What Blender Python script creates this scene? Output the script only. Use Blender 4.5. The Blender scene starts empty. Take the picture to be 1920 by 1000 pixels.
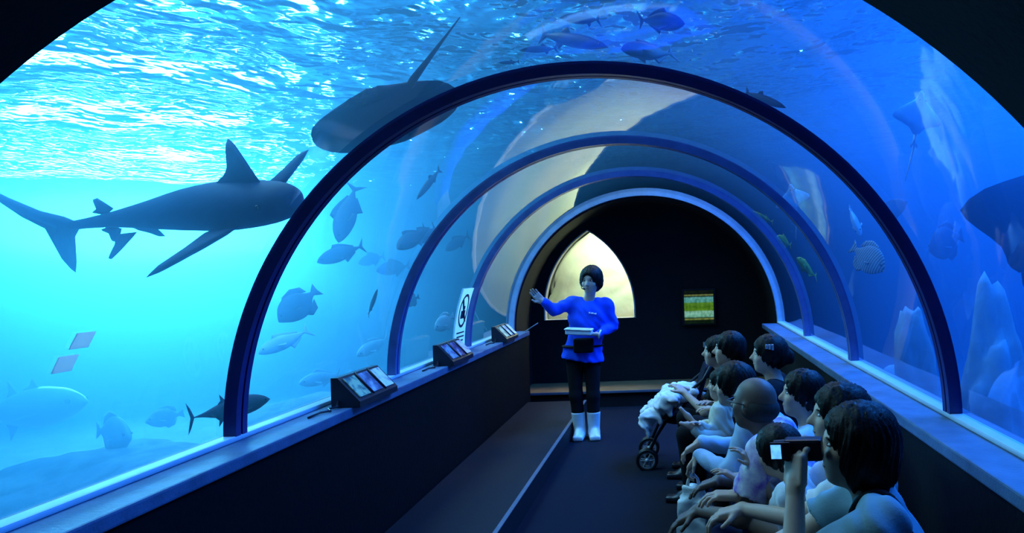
import bpy, bmesh, math, random
import numpy as np
from mathutils import Vector, Matrix, Euler, noise as mnoise

random.seed(7); np.random.seed(7)
S = bpy.context.scene
COL = S.collection
PI = math.pi

# ---------------------------------------------------------------- camera
F_PX, VPX, VPY, ROLL = 1350.0, 1268.0, 501.0, math.radians(1.8)
CAMX, EYE = 0.37, 1.60
cam_d = bpy.data.cameras.new('camera'); cam = bpy.data.objects.new('camera', cam_d); COL.objects.link(cam)
cam_d.sensor_fit = 'HORIZONTAL'; cam_d.sensor_width = 36.0
cam_d.lens = F_PX / 1920.0 * 36.0
cam_d.shift_x = -(VPX - 960.0) / 1920.0
cam_d.shift_y = (VPY - 500.0) / 1920.0
cam_d.clip_start = 0.02; cam_d.clip_end = 200
cam.matrix_world = Matrix.Translation((CAMX, 0, EYE)) @ Matrix.Rotation(ROLL, 4, 'Y') @ Matrix.Rotation(PI/2, 4, 'X')
S.camera = cam

# ---------------------------------------------------------------- view, world, big lights
S.view_settings.view_transform = 'Standard'
try: S.view_settings.look = 'None'
except Exception: pass
S.view_settings.gamma = 1.0
S.view_settings.use_curve_mapping = False
S.view_settings.exposure = 0.0
S.cycles.volume_bounces = 1
S.cycles.max_bounces = 7
S.cycles.diffuse_bounces = 3
S.cycles.glossy_bounces = 3
S.cycles.transparent_max_bounces = 16
S.cycles.sample_clamp_indirect = 4.0
W = bpy.data.worlds.new('world'); S.world = W; W.use_nodes = True
W.node_tree.nodes['Background'].inputs[0].default_value = (0.0012, 0.002, 0.004, 1)
W.node_tree.nodes['Background'].inputs[1].default_value = 1.0

def area(name, loc, target, sx, sy, power, color):
    d = bpy.data.lights.new(name, 'AREA'); d.shape = 'RECTANGLE'; d.size = sx; d.size_y = sy
    d.energy = power; d.color = color
    o = bpy.data.objects.new(name, d); COL.objects.link(o); o.location = loc
    o.rotation_euler = (Vector(target) - Vector(loc)).to_track_quat('-Z', 'Y').to_euler()
    return o
o = area('daylight_window_lamp', (-8.4, 12.0, 2.55), (-1.0, 4.0, 1.6), 4.6, 1.1, 2350, (0.95, 0.98, 0.98)); o.data.shape = 'ELLIPSE'
area('skylight_lamp', (-4.2, 6.0, 6.9), (-4.2, 6.01, 0.0), 3.5, 9.0, 1500, (0.40, 0.80, 1.0))
area('tank_lamp_right', (5.0, 7.0, 6.9), (5.0, 7.01, 0.0), 4.0, 8.0, 5000, (0.03, 0.24, 1.0))
for i_, (x_, y_) in enumerate(((0.9, 7.4), (0.2, 10.2), (1.9, 9.0))):
    o = area('warm_glint_lamp', (x_, y_, 5.6), (x_, y_+0.01, 0.0), 0.7, 0.7, 55, (1.0, 0.85, 0.55)); o.data.shape = 'DISK'  # unseen warm lamps added above the water to make golden glints
# ---------------------------------------------------------------- helpers
def at(px, py, D):
    """world point seen at pixel (px, py) of the 1920x1000 photograph, D metres down the tunnel"""
    x, y = px - VPX, py - VPY
    c, s = math.cos(ROLL), math.sin(ROLL)
    u, v = x*c - y*s, x*s + y*c
    return Vector((CAMX + u*D/F_PX, D, EYE - v*D/F_PX))

def node(nt, typ, **kw):
    n = nt.nodes.new(typ)
    for k, v in kw.items():
        if k.startswith('i_'): n.inputs[k[2:].replace('_', ' ')].default_value = v
        elif k[0] == 'n' and k[1:].isdigit(): n.inputs[int(k[1:])].default_value = v
        else: setattr(n, k, v)
    return n

MATS = {}
def mat(name, col, rough=0.6, metal=0.0, spec=0.4, var=0.15, scale=12.0, bump=0.0, bscale=60.0, emit=0.0, col2=None, trans=0.0):
    """plain procedural material: noise-mixed colour plus optional fine bump"""
    if name in MATS: return MATS[name]
    m = bpy.data.materials.new(name); m.use_nodes = True; MATS[name] = m
    nt = m.node_tree; b = nt.nodes['Principled BSDF']
    b.inputs['Roughness'].default_value = rough; b.inputs['Metallic'].default_value = metal
    b.inputs['Specular IOR Level'].default_value = spec
    tc = node(nt, 'ShaderNodeTexCoord')
    nz = node(nt, 'ShaderNodeTexNoise', i_Scale=scale, i_Detail=4.0)
    nt.links.new(tc.outputs['Object'], nz.inputs['Vector'])
    rp = node(nt, 'ShaderNodeValToRGB')
    c2 = col2 or tuple(max(0, c*(1-var)) for c in col)
    rp.color_ramp.elements[0].position = 0.3; rp.color_ramp.elements[1].position = 0.7
    rp.color_ramp.elements[0].color = (*c2, 1); rp.color_ramp.elements[1].color = (*col, 1)
    nt.links.new(nz.outputs['Fac'], rp.inputs['Fac'])
    nt.links.new(rp.outputs['Color'], b.inputs['Base Color'])
    if emit:
        nt.links.new(rp.outputs['Color'], b.inputs['Emission Color']); b.inputs['Emission Strength'].default_value = emit
    if bump:
        n2 = node(nt, 'ShaderNodeTexNoise', i_Scale=bscale, i_Detail=3.0)
        nt.links.new(tc.outputs['Object'], n2.inputs['Vector'])
        bp = node(nt, 'ShaderNodeBump', i_Strength=bump, i_Distance=0.01)
        nt.links.new(n2.outputs['Fac'], bp.inputs['Height']); nt.links.new(bp.outputs['Normal'], b.inputs['Normal'])
    return m

def mesh_obj(name, verts, faces, m, parent=None, smooth=False, loc=None):
    me = bpy.data.meshes.new(name); me.from_pydata([tuple(v) for v in verts], [], [tuple(f) for f in faces]); me.update()
    if smooth: me.polygons.foreach_set('use_smooth', [True]*len(me.polygons))
    if m is not None: me.materials.append(m)
    o = bpy.data.objects.new(name, me); COL.objects.link(o)
    if parent is not None: o.parent = parent
    if loc is not None: o.location = loc
    return o

def bm_obj(name, bm, m, parent=None, smooth=False):
    me = bpy.data.meshes.new(name); bm.normal_update(); bm.to_mesh(me); bm.free()
    if smooth: me.polygons.foreach_set('use_smooth', [True]*len(me.polygons))
    if m is not None: me.materials.append(m)
    o = bpy.data.objects.new(name, me); COL.objects.link(o)
    if parent is not None: o.parent = parent
    return o

def empty(name, loc=(0, 0, 0), rot=None):
    o = bpy.data.objects.new(name, None); COL.objects.link(o); o.location = loc; o.empty_display_size = 0.1
    if rot is not None: o.rotation_euler = rot
    return o

def tag(o, label=None, cat=None, group=None, kind=None):
    if label: o['label'] = label
    if cat: o['category'] = cat
    if group: o['group'] = group
    if kind: o['kind'] = kind
    return o

def box(bm, lo, hi, bev=0.0, M=None):
    r = bmesh.ops.create_cube(bm, size=1.0)
    vs = r['verts']
    for v in vs:
        v.co = Vector([(lo[i]+hi[i])/2 + v.co[i]*(hi[i]-lo[i]) for i in range(3)])
    if bev:
        es = list({e for v in vs for e in v.link_edges})
        g = bmesh.ops.bevel(bm, geom=es, offset=bev, segments=2, affect='EDGES', profile=0.6)
        vs = list({v for f in g['faces'] for v in f.verts} | {v for v in vs if v.is_valid})
    if M is not None:
        allv = set(vs)
        bmesh.ops.transform(bm, matrix=M, verts=list(allv))
    return vs

def box_obj(name, lo, hi, m, parent=None, bev=0.0, M=None):
    bm = bmesh.new(); box(bm, lo, hi, bev)
    if M is not None: bmesh.ops.transform(bm, matrix=M, verts=bm.verts[:])
    return bm_obj(name, bm, m, parent)

def prism(name, poly, y0, y1, m, parent=None, axis='Y'):
    """polygon in XZ extruded along Y"""
    bm = bmesh.new()
    a = [bm.verts.new((x, y0, z)) for x, z in poly]; b = [bm.verts.new((x, y1, z)) for x, z in poly]
    n = len(poly)
    for i in range(n):
        j = (i+1) % n
        bm.faces.new((a[i], a[j], b[j], b[i]))
    fa = bm.faces.new(a); fb = bm.faces.new(list(reversed(b)))
    bmesh.ops.triangulate(bm, faces=[fa, fb])
    bmesh.ops.recalc_face_normals(bm, faces=bm.faces[:])
    return bm_obj(name, bm, m, parent)

def tube(name, pts, rad, m, parent=None, seg=8, closed=False, flat=1.0):
    """tube along a polyline; rad may be a list"""
    pts = [Vector(p) for p in pts]; n = len(pts)
    rs = rad if isinstance(rad, (list, tuple)) else [rad]*n
    V, Fc = [], []
    t = (pts[1]-pts[0]).normalized(); up = Vector((0, 0, 1)) if abs(t.z) < 0.9 else Vector((1, 0, 0))
    nrm = (up - t*up.dot(t)).normalized()
    for i, p in enumerate(pts):
        if closed: t = (pts[(i+1) % n]-pts[i-1]).normalized()
        else: t = (pts[min(i+1, n-1)]-pts[max(i-1, 0)]).normalized()
        nrm = (nrm - t*nrm.dot(t)).normalized(); bi = t.cross(nrm)
        for k in range(seg):
            a = 2*PI*k/seg
            V.append(p + nrm*math.cos(a)*rs[i] + bi*math.sin(a)*rs[i]*flat)
    for i in range(n if closed else n-1):
        for k in range(seg):
            j = (i+1) % n
            Fc.append((i*seg+k, i*seg+(k+1) % seg, j*seg+(k+1) % seg, j*seg+k))
    if not closed:
        Fc.append(tuple(reversed(range(seg)))); Fc.append(tuple((n-1)*seg+k for k in range(seg)))
    return mesh_obj(name, V, Fc, m, parent, smooth=True)
# ---------------------------------------------------------------- the tunnel and the tank
R = 1.54; LZ = EYE - 0.438*R; IN = 0.86*R          # arch radius, ledge height, half width between the low walls
Y_IN, Y_END, SP = 1.34, 8.19, 1.715
RIBS = [3.06, 4.77, 6.46, 8.19]
STEP_X, STEP_Z = -0.67, 0.15
WATER_Z = 3.25
TX0, TX1, TY1, TZ0 = -18.0, 12.0, 24.0, -0.6

m_black = mat('black_paint', (0.003, 0.003, 0.004), 0.75, bump=0.15)
m_wall = mat('dark_wall_paint', (0.0035, 0.0035, 0.005), 0.7, spec=0.1, bump=0.2, bscale=40)
m_carpet = mat('dark_carpet', (0.014, 0.017, 0.030), 0.95, spec=0.1, scale=220, var=0.5, bump=0.7, bscale=400)
m_step = mat('dark_rubber_walkway', (0.011, 0.012, 0.018), 0.7, spec=0.2, scale=150, var=0.4, bump=0.3, bscale=300)
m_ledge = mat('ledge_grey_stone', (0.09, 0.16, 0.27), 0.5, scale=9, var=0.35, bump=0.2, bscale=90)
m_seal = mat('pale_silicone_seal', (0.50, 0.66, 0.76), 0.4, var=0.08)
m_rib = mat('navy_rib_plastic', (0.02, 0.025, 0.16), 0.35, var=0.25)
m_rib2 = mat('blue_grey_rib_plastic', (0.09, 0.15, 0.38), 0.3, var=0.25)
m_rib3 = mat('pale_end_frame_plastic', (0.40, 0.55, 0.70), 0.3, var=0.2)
m_nose = mat('metal_step_nosing', (0.16, 0.20, 0.28), 0.4, metal=0.5, var=0.2)
m_tankwall = mat('tank_wall_blue_paint', (0.10, 0.36, 0.52), 0.9, scale=1.2, var=0.35)
m_sand = mat('tank_floor_sand', (0.50, 0.52, 0.48), 0.95, scale=3, var=0.35, bump=0.5, bscale=20)

def arc(r, n=64, a0=0.0, a1=PI):
    return [(r*math.cos(a0+(a1-a0)*i/n), LZ + r*math.sin(a0+(a1-a0)*i/n)) for i in range(n+1)]

def arch_block(name, x0, x1, z0, z1, r, y0, y1, m, n=72):
    """block with a tunnel-shaped notch running through it along Y"""
    cols = [(x0, None), (-r, LZ)] + [(x, z) for x, z in reversed(arc(r, n))][1:-1] + [(r, LZ), (x1, None)]
    bm = bmesh.new(); L = []
    for y in (y0, y1):
        top = [bm.verts.new((x, y, z1)) for x, z in cols]
        low = [bm.verts.new((x, y, z0 if z is None else z)) for x, z in cols]
        bl, br = bm.verts.new((-r, y, z0)), bm.verts.new((r, y, z0))
        k = len(cols)
        bm.faces.new((low[0], bl, low[1], top[1], top[0]))
        bm.faces.new((br, low[-1], top[-1], top[-2], low[-2]))
        for i in range(1, k-2): bm.faces.new((low[i], low[i+1], top[i+1], top[i]))
        L.append([low[0], bl] + low[1:-1] + [br, low[-1]] + list(reversed(top)))
    a, b = L
    for i in range(len(a)):
        j = (i+1) % len(a)
        bm.faces.new((a[i], b[i], b[j], a[j]))
    bmesh.ops.recalc_face_normals(bm, faces=bm.faces[:])
    return bm_obj(name, bm, m)

# floor, raised walkway, low walls, ledges
tag(box_obj('floor', (-3.2, -1.6, -0.12), (3.2, 12.2, 0.0), m_carpet), kind='structure')
o = box_obj('raised_walkway', (-IN, Y_IN-0.2, 0.0), (STEP_X, 8.0, STEP_Z), m_step)
tag(o, 'dark raised walkway strip along the wall below the sign boxes', 'walkway')
tag(box_obj('nosing', (STEP_X-0.028, Y_IN-0.2, STEP_Z), (STEP_X, 8.0, STEP_Z+0.006), m_nose, o, bev=0.002), 'thin metal nosing')
for sgn, nm in ((-1, 'left'), (1, 'right')):
    x0, x1 = sorted((sgn*IN, sgn*(R+0.10)))
    tag(box_obj('wall_'+nm, (x0+(0.02 if sgn > 0 else 0), Y_IN-0.22, 0), (x1-(0.02 if sgn < 0 else 0), Y_END+0.05, LZ-0.05), m_wall), kind='structure')
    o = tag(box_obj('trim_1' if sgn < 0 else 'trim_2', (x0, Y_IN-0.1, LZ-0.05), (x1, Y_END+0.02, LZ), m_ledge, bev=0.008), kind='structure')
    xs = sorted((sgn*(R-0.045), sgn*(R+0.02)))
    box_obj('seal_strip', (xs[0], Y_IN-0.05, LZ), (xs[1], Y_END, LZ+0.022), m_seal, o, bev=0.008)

# acrylic panes
m_acr = bpy.data.materials.new('acrylic'); m_acr.use_nodes = True
nt = m_acr.node_tree; nt.nodes.clear()
out = node(nt, 'ShaderNodeOutputMaterial'); mx = node(nt, 'ShaderNodeMixShader')
tr = node(nt, 'ShaderNodeBsdfTransparent'); tr.inputs[0].default_value = (0.96, 0.985, 1, 1)
gl = node(nt, 'ShaderNodeBsdfGlossy', i_Roughness=0.03); fr = node(nt, 'ShaderNodeFresnel', i_IOR=1.5)
tc = node(nt, 'ShaderNodeTexCoord'); nz = node(nt, 'ShaderNodeTexNoise', i_Scale=1.3, i_Detail=2.0)
bp = node(nt, 'ShaderNodeBump', i_Strength=0.04, i_Distance=0.05)
nt.links.new(tc.outputs['Object'], nz.inputs['Vector']); nt.links.new(nz.outputs['Fac'], bp.inputs['Height'])
nt.links.new(bp.outputs['Normal'], gl.inputs['Normal'])
ml = node(nt, 'ShaderNodeMath', operation='MULTIPLY', n1=1.6); ml.use_clamp = True
nt.links.new(fr.outputs[0], ml.inputs[0])
nt.links.new(ml.outputs[0], mx.inputs[0]); nt.links.new(tr.outputs[0], mx.inputs[1]); nt.links.new(gl.outputs[0], mx.inputs[2])
nt.links.new(mx.outputs[0], out.inputs['Surface'])
ys = [Y_IN] + RIBS
for i in range(4):
    pr = arc(R, 72); V, Fc = [], []
    for y in (ys[i]+0.02, ys[i+1]-0.02):
        V += [(x, y, z) for x, z in pr]
    n = len(pr)
    Fc = [(k, k+1, n+k+1, n+k) for k in range(n-1)]
    tag(mesh_obj('window_%d' % (i+1), V, Fc, m_acr, smooth=True), kind='structure')

# arch ribs: two bands with a groove between them
labels = ['dark navy arch rib beside the nearest sign box and the shark',
          'blue arch rib between the two larger sign boxes on the ledge',
          'blue arch rib carrying the tall narrow warning sign',
          'pale blue arch frame around the dark end of the tunnel']
for i, y in enumerate(RIBS):
    root = empty('arch_rib', (0, y, LZ))
    tag(root, labels[i], 'arch rib', 'arch ribs of the tunnel')
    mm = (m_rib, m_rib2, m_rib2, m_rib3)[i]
    w = 0.036 if i < 3 else 0.03
    def band(nm, yo0, yo1, r0, r1, mt):
        V, Fc = [], []
        n = 80
        for k in range(n+1):
            a = PI*k/n; c, s = math.cos(a), math.sin(a)
            V += [(r0*c, yo0, r0*s), (r0*c, yo1, r0*s), (r1*c, yo1, r1*s), (r1*c, yo0, r1*s)]
        for k in range(n):
            for e in range(4):
                Fc.append((k*4+e, k*4+(e+1) % 4, (k+1)*4+(e+1) % 4, (k+1)*4+e))
        Fc += [(3, 2, 1, 0), tuple(n*4+e for e in range(4))]
        return mesh_obj(nm, V, Fc, mt, root)
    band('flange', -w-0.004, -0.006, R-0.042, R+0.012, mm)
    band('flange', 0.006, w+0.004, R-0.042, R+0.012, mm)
    band('joint_filler', -0.006, 0.006, R-0.03, R+0.008, m_black if i < 1 else m_rib)

# entrance: thick black wall with an arched opening
ro = 1.372
tag(arch_block('wall_front', TX0-0.2, TX1+0.2, -0.1, 7.4, ro, Y_IN-0.30, Y_IN, m_black, 96), kind='structure')

# tank shell
tag(box_obj('wall_tank_left', (TX0-0.2, Y_IN, TZ0), (TX0, TY1, 7.2), m_tankwall), kind='structure')
tag(box_obj('wall_tank_right', (TX1, Y_IN, TZ0), (TX1+0.2, TY1, 7.2), m_tankwall), kind='structure')
tag(box_obj('wall_tank_back', (TX0, TY1, TZ0), (TX1, TY1+0.2, 7.2), m_tankwall), kind='structure')
tag(box_obj('floor_tank_left', (TX0, Y_IN, TZ0-0.2), (-R-0.1, TY1, TZ0), m_sand), kind='structure')
tag(box_obj('floor_tank_right', (R+0.1, Y_IN, TZ0-0.2), (TX1, TY1, TZ0), m_sand), kind='structure')
m_roof = mat('hall_roof', (0.05, 0.07, 0.09), 0.9)
tag(box_obj('ceiling', (TX0-0.2, Y_IN-0.3, 7.2), (TX1+0.2, TY1+0.2, 7.4), m_roof), kind='structure')

# water body
m_wat = bpy.data.materials.new('water_body'); m_wat.use_nodes = True
nt = m_wat.node_tree; nt.nodes.clear()
out = node(nt, 'ShaderNodeOutputMaterial'); ad = node(nt, 'ShaderNodeAddShader')
sc = node(nt, 'ShaderNodeVolumeScatter', i_Density=0.165, i_Anisotropy=0.72); sc.inputs['Color'].default_value = (0.22, 0.62, 1.0, 1)
ab = node(nt, 'ShaderNodeVolumeAbsorption', i_Density=0.4); ab.inputs['Color'].default_value = (0.22, 0.72, 0.95, 1)
nt.links.new(sc.outputs[0], ad.inputs[0]); nt.links.new(ab.outputs[0], ad.inputs[1]); nt.links.new(ad.outputs[0], out.inputs['Volume'])
rw = R+0.02
o = arch_block('water', TX0, TX1, TZ0, WATER_Z, rw, Y_IN+0.01, TY1, m_wat)
tag(o, 'clear blue water filling the tank around the tunnel', 'water', kind='stuff')

# water surface: rippled sheet seen from below
nx, ny = 300, 260
xs = np.linspace(TX0, TX1, nx); yy = np.linspace(Y_IN, TY1, ny)
X, Yg = np.meshgrid(xs, yy)
Z = WATER_Z + 0.02*np.sin(2.1*X+0.6*Yg+0.5*np.sin(1.3*Yg)) + 0.018*np.sin(1.2*X-2.7*Yg+0.7*np.sin(1.7*X)) + 0.010*np.sin(5.1*X+4.3*Yg) 
V = np.stack([X, Yg, Z], -1).reshape(-1, 3)
Fc = [(j*nx+i, j*nx+i+1, (j+1)*nx+i+1, (j+1)*nx+i) for j in range(ny-1) for i in range(nx-1)]
m_sf = bpy.data.materials.new('water_surface'); m_sf.use_nodes = True
nt = m_sf.node_tree; nt.nodes.clear()
out = node(nt, 'ShaderNodeOutputMaterial'); mx = node(nt, 'ShaderNodeMixShader')
tr = node(nt, 'ShaderNodeBsdfTransparent'); gl = node(nt, 'ShaderNodeBsdfGlossy', i_Roughness=0.02)
fr = node(nt, 'ShaderNodeFresnel', i_IOR=1.22)
tc = node(nt, 'ShaderNodeTexCoord')
mp = node(nt, 'ShaderNodeMapping'); mp.inputs['Scale'].default_value = (1.0, 0.8, 1.0)
nt.links.new(tc.outputs['Object'], mp.inputs['Vector'])
n1 = node(nt, 'ShaderNodeTexNoise', i_Scale=1.5, i_Detail=3.0, i_Roughness=0.55)
n2 = node(nt, 'ShaderNodeTexNoise', i_Scale=4.5, i_Detail=2.0)
nt.links.new(mp.outputs[0], n1.inputs['Vector']); nt.links.new(mp.outputs[0], n2.inputs['Vector'])
b1 = node(nt, 'ShaderNodeBump', i_Strength=1.0, i_Distance=0.7); b2 = node(nt, 'ShaderNodeBump', i_Strength=1.0, i_Distance=0.16)
nt.links.new(n1.outputs['Fac'], b1.inputs['Height']); nt.links.new(n2.outputs['Fac'], b2.inputs['Height'])
nt.links.new(b1.outputs['Normal'], b2.inputs['Normal'])
nt.links.new(b2.outputs['Normal'], fr.inputs['Normal']); nt.links.new(b2.outputs['Normal'], gl.inputs['Normal'])
nt.links.new(fr.outputs[0], mx.inputs[0]); nt.links.new(tr.outputs[0], mx.inputs[1]); nt.links.new(gl.outputs[0], mx.inputs[2])
nt.links.new(mx.outputs[0], out.inputs['Surface'])
o = mesh_obj('water_surface', V, Fc, m_sf, smooth=True)
tag(o, 'rippled glittering water surface above the tunnel', 'water surface', kind='stuff')
# ---------------------------------------------------------------- dark end room behind the last arch
m_room = mat('end_room_dark_paint', (0.010, 0.011, 0.013), 0.7, spec=0.15, bump=0.15)
m_wood = mat('warm_wood_floor', (0.30, 0.17, 0.07), 0.5, scale=6, var=0.35)
EB = 9.05                                              # back wall
ex0, ex1, ez = -R, R, R+LZ
# dark vaulted shell that carries on from the last arch
V, Fc = [], []
for y in (Y_END+0.04, 10.7):
    for r in (R-0.06, R+0.05):
        V += [(r, y, -0.05)] + [(x, y, z) for x, z in arc(r, 72)] + [(-r, y, -0.05)]
n = 75
for k in range(n-1):
    Fc += [(k, k+1, 2*n+k+1, 2*n+k), (n+k+1, n+k, 3*n+k, 3*n+k+1), (n+k, n+k+1, k+1, k), (2*n+k, 2*n+k+1, 3*n+k+1, 3*n+k)]
tag(mesh_obj('wall_end', V, Fc, m_black, smooth=False), kind='structure')
ER = R-0.06

# back wall with a pointed-arch window; the wall turns slightly towards the viewer on its right
ROT_END = math.radians(-4.0)
apex = at(1101, 431, EB); sill_r = at(1186, 596, EB)
wx, wz0, wz1 = apex.x, sill_r.z, apex.z
hw = 0.575; sp = wz0 + 0.12                               # half width, springing height
def lancet(h, zs, za, n=14):
    """right half then left half of a pointed arch, from the right springing over the apex"""
    k = za - zs
    rad = (k*k + h*h)/(2*h)                              # circle centred on the springing line
    pts = []
    amax = math.asin(min(1, k/rad))
    for i in range(n+1):
        a = amax*i/n
        pts.append((h - rad + rad*math.cos(a), zs + rad*math.sin(a)))
    return pts + [(-x, z) for x, z in reversed(pts[:-1])]
lp = lancet(hw, sp, wz1)
bm = bmesh.new()
def vault_z(x): return LZ + math.sqrt(max(0.0, ER*ER - x*x))
def wall_face(bm, y):
    """vault-shaped wall with the pointed opening, as columns; x here is relative to the window centre"""
    xs_in = [x for x, z in reversed(lp)]
    lz = {round(x, 5): z for x, z in lp}
    outer_l = [-ER + (wx-hw+ER)*(i/12)**2 - wx for i in range(12)]
    outer_r = [ER - (ER-wx-hw)*((11-i)/12)**2 - wx for i in range(12)]
    outer_r = [hw + (ER-wx-hw)*(1-(1-(i+1)/12)**2) for i in range(12)]
    xs = outer_l + xs_in + outer_r
    top = [bm.verts.new((x, y, vault_z(x+wx))) for x in xs]; bot = [bm.verts.new((x, y, -0.05)) for x in xs]
    a, b = 12, 12+len(xs_in)-1
    mid, sil = {}, {}
    for i in range(a, b+1):
        mid[i] = bm.verts.new((xs[i], y, lz[round(xs[i], 5)])); sil[i] = bm.verts.new((xs[i], y, wz0))
    for i in range(len(xs)-1):
        if a <= i < b:
            bm.faces.new((mid[i], mid[i+1], top[i+1], top[i])); bm.faces.new((bot[i], bot[i+1], sil[i+1], sil[i]))
        elif i == a-1: bm.faces.new((bot[i], bot[i+1], sil[a], mid[a], top[i+1], top[i]))
        elif i == b: bm.faces.new((bot[i], bot[i+1], top[i+1], top[i], mid[b], sil[b]))
        else: bm.faces.new((bot[i], bot[i+1], top[i+1], top[i]))
    return [sil[i] for i in range(b, a-1, -1)] + [mid[i] for i in range(a, b+1)]
la = wall_face(bm, 0.0); lb = wall_face(bm, 0.14)
for i in range(len(la)):
    j = (i+1) % len(la); bm.faces.new((la[i], la[j], lb[j], lb[i]))
bmesh.ops.recalc_face_normals(bm, faces=bm.faces[:])
wb = bm_obj('wall_back', bm, m_room); wb.location = (wx, EB, 0)
tag(wb, kind='structure')
# pane and lit tank beyond it
V = [(x, 0.10, z) for x, z in lp] + [(-hw, 0.10, wz0), (hw, 0.10, wz0)]
pane = mesh_obj('window_5', [(v[0]+wx, v[1]+EB, v[2]) for v in V], [tuple(range(len(V)))], m_acr)
tag(pane, kind='structure')
m_rev = mat('pale_window_reveal', (0.55, 0.56, 0.50), 0.6, var=0.15)
V, Fc = [], []
ring = [(-hw, wz0)] + [(x, z) for x, z in reversed(lp)] + [(hw, wz0)]
for x, z in ring:
    dx, dz = (0-x), (sp-z); l = math.hypot(dx, dz)
    for q, yv in ((0, -0.012), (0.016, -0.012), (0.016, 0.14), (0, 0.14)):
        V.append((x+dx/l*q+wx, EB+yv, z+dz/l*q))
n = len(ring)
for i in range(n):
    j = (i+1) % n
    for e in range(4): Fc.append((i*4+e, j*4+e, j*4+(e+1) % 4, i*4+(e+1) % 4))
o = mesh_obj('frame', V, Fc, m_rev, pane)
# pale sunlit rock wall in the small tank behind the window
m_rock = mat('pale_green_rockwork', (0.74, 0.80, 0.56), 0.9, scale=2.2, var=0.2, bump=0.6, bscale=8, col2=(0.48, 0.66, 0.44))
nx_, nz_ = 40, 36
V, Fc = [], []
for j in range(nz_+1):
    for i in range(nx_+1):
        x = -1.46 + 2.92*i/nx_; z = wz0 - 0.9 + (vault_z(x)-0.03-wz0+0.9)*j/nz_
        y = EB + 1.25 + 0.06*mnoise.noise(Vector((x*1.6, 3.1, z*1.6))) + 0.02*mnoise.noise(Vector((x*5, 1.1, z*5)))
        V.append((x, y, z))
for j in range(nz_):
    for i in range(nx_):
        k = j*(nx_+1)+i; Fc.append((k, k+1, k+nx_+2, k+nx_+1))
o = mesh_obj('rock_wall', V, Fc, m_rock, smooth=True)
md = o.modifiers.new('thick', 'SOLIDIFY'); md.thickness = 0.2; md.offset = 1
tag(o, 'pale yellow-green rock wall seen through the pointed window', 'rock')
lo = bpy.data.lights.new('window_tank_lamp', 'AREA'); lo.shape = 'RECTANGLE'; lo.size = 1.6; lo.size_y = 0.5; lo.energy = 70; lo.color = (1.0, 1.0, 0.78)
l = bpy.data.objects.new('window_tank_lamp', lo); COL.objects.link(l); l.location = (wx+0.1, EB+0.62, ez-0.28)
l.rotation_euler = (math.radians(18), 0, 0)

# raised wooden threshold with a pale nosing, lit by a small warm lamp
pl = box_obj('threshold_step', (-ER, Y_END+0.17, 0.0), (ER, EB-0.004, 0.17), m_room)
tag(pl, 'low step with warm wooden top across the end of the tunnel', 'step')
box_obj('tread', (-ER, Y_END+0.15, 0.17), (ER, EB-0.004, 0.19), m_wood, pl, bev=0.003)
box_obj('nosing', (-ER, Y_END+0.135, 0.165), (ER, Y_END+0.15, 0.192), m_nose, pl, bev=0.003)
sl = bpy.data.lights.new('warm_spot', 'SPOT'); sl.energy = 110; sl.color = (1.0, 0.58, 0.22); sl.spot_size = math.radians(62); sl.spot_blend = 0.9; sl.shadow_soft_size = 0.04
l = bpy.data.objects.new('warm_spot', sl); COL.objects.link(l); l.location = (-0.75, 8.6, ez-0.12)
l.rotation_euler = (Vector((-0.85, 8.5, 0.2)) - l.location).to_track_quat('-Z', 'Y').to_euler()

# wall screen
m_frame = mat('screen_black_plastic', (0.01, 0.01, 0.012), 0.4)
def screen_material():
    m = bpy.data.materials.new('screen_picture'); m.use_nodes = True; nt = m.node_tree; nt.nodes.clear()
    out = node(nt, 'ShaderNodeOutputMaterial'); em = node(nt, 'ShaderNodeEmission', i_Strength=0.75)
    tc = node(nt, 'ShaderNodeTexCoord'); sp_ = node(nt, 'ShaderNodeSeparateXYZ')
    nt.links.new(tc.outputs['Generated'], sp_.inputs[0])
    rp = node(nt, 'ShaderNodeValToRGB'); e = rp.color_ramp.elements
    cols = [(0.0, (0.005, 0.015, 0.01)), (0.10, (0.005, 0.015, 0.01)), (0.14, (0.25, 0.30, 0.08)), (0.17, (0.02, 0.05, 0.03)), (0.22, (0.20, 0.52, 0.45)), (0.36, (0.25, 0.55, 0.50)),
            (0.40, (0.10, 0.25, 0.02)), (0.62, (0.09, 0.24, 0.03)), (0.66, (0.10, 0.38, 0.42)), (0.78, (0.12, 0.42, 0.50)), (0.82, (0.01, 0.03, 0.02)), (0.86, (0.22, 0.26, 0.10)), (0.89, (0.005, 0.01, 0.01)), (1.0, (0.005, 0.01, 0.01))]
    e[0].position, e[0].color = cols[0][0], (*cols[0][1], 1); e[1].position, e[1].color = cols[-1][0], (*cols[-1][1], 1)
    for p, c in cols[1:-1]:
        q = e.new(p); q.color = (*c, 1)
    nz = node(nt, 'ShaderNodeTexNoise', i_Scale=9.0, i_Detail=4.0); nt.links.new(tc.outputs['Generated'], nz.inputs['Vector'])
    mm = node(nt, 'ShaderNodeMix', data_type='RGBA', blend_type='MULTIPLY'); mm.inputs[0].default_value = 0.7
    r2 = node(nt, 'ShaderNodeValToRGB'); r2.color_ramp.elements[0].position = 0.35; r2.color_ramp.elements[1].position = 0.65
    r2.color_ramp.elements[0].color = (0.35, 0.45, 0.2, 1); r2.color_ramp.elements[1].color = (1.3, 1.3, 1.1, 1)
    nt.links.new(sp_.outputs['Z'], rp.inputs[0]); nt.links.new(nz.outputs['Fac'], r2.inputs[0])
    nt.links.new(rp.outputs[0], mm.inputs[6]); nt.links.new(r2.outputs[0], mm.inputs[7]); nt.links.new(mm.outputs[2], em.inputs[0])
    nt.links.new(em.outputs[0], out.inputs[0]); return m
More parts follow.
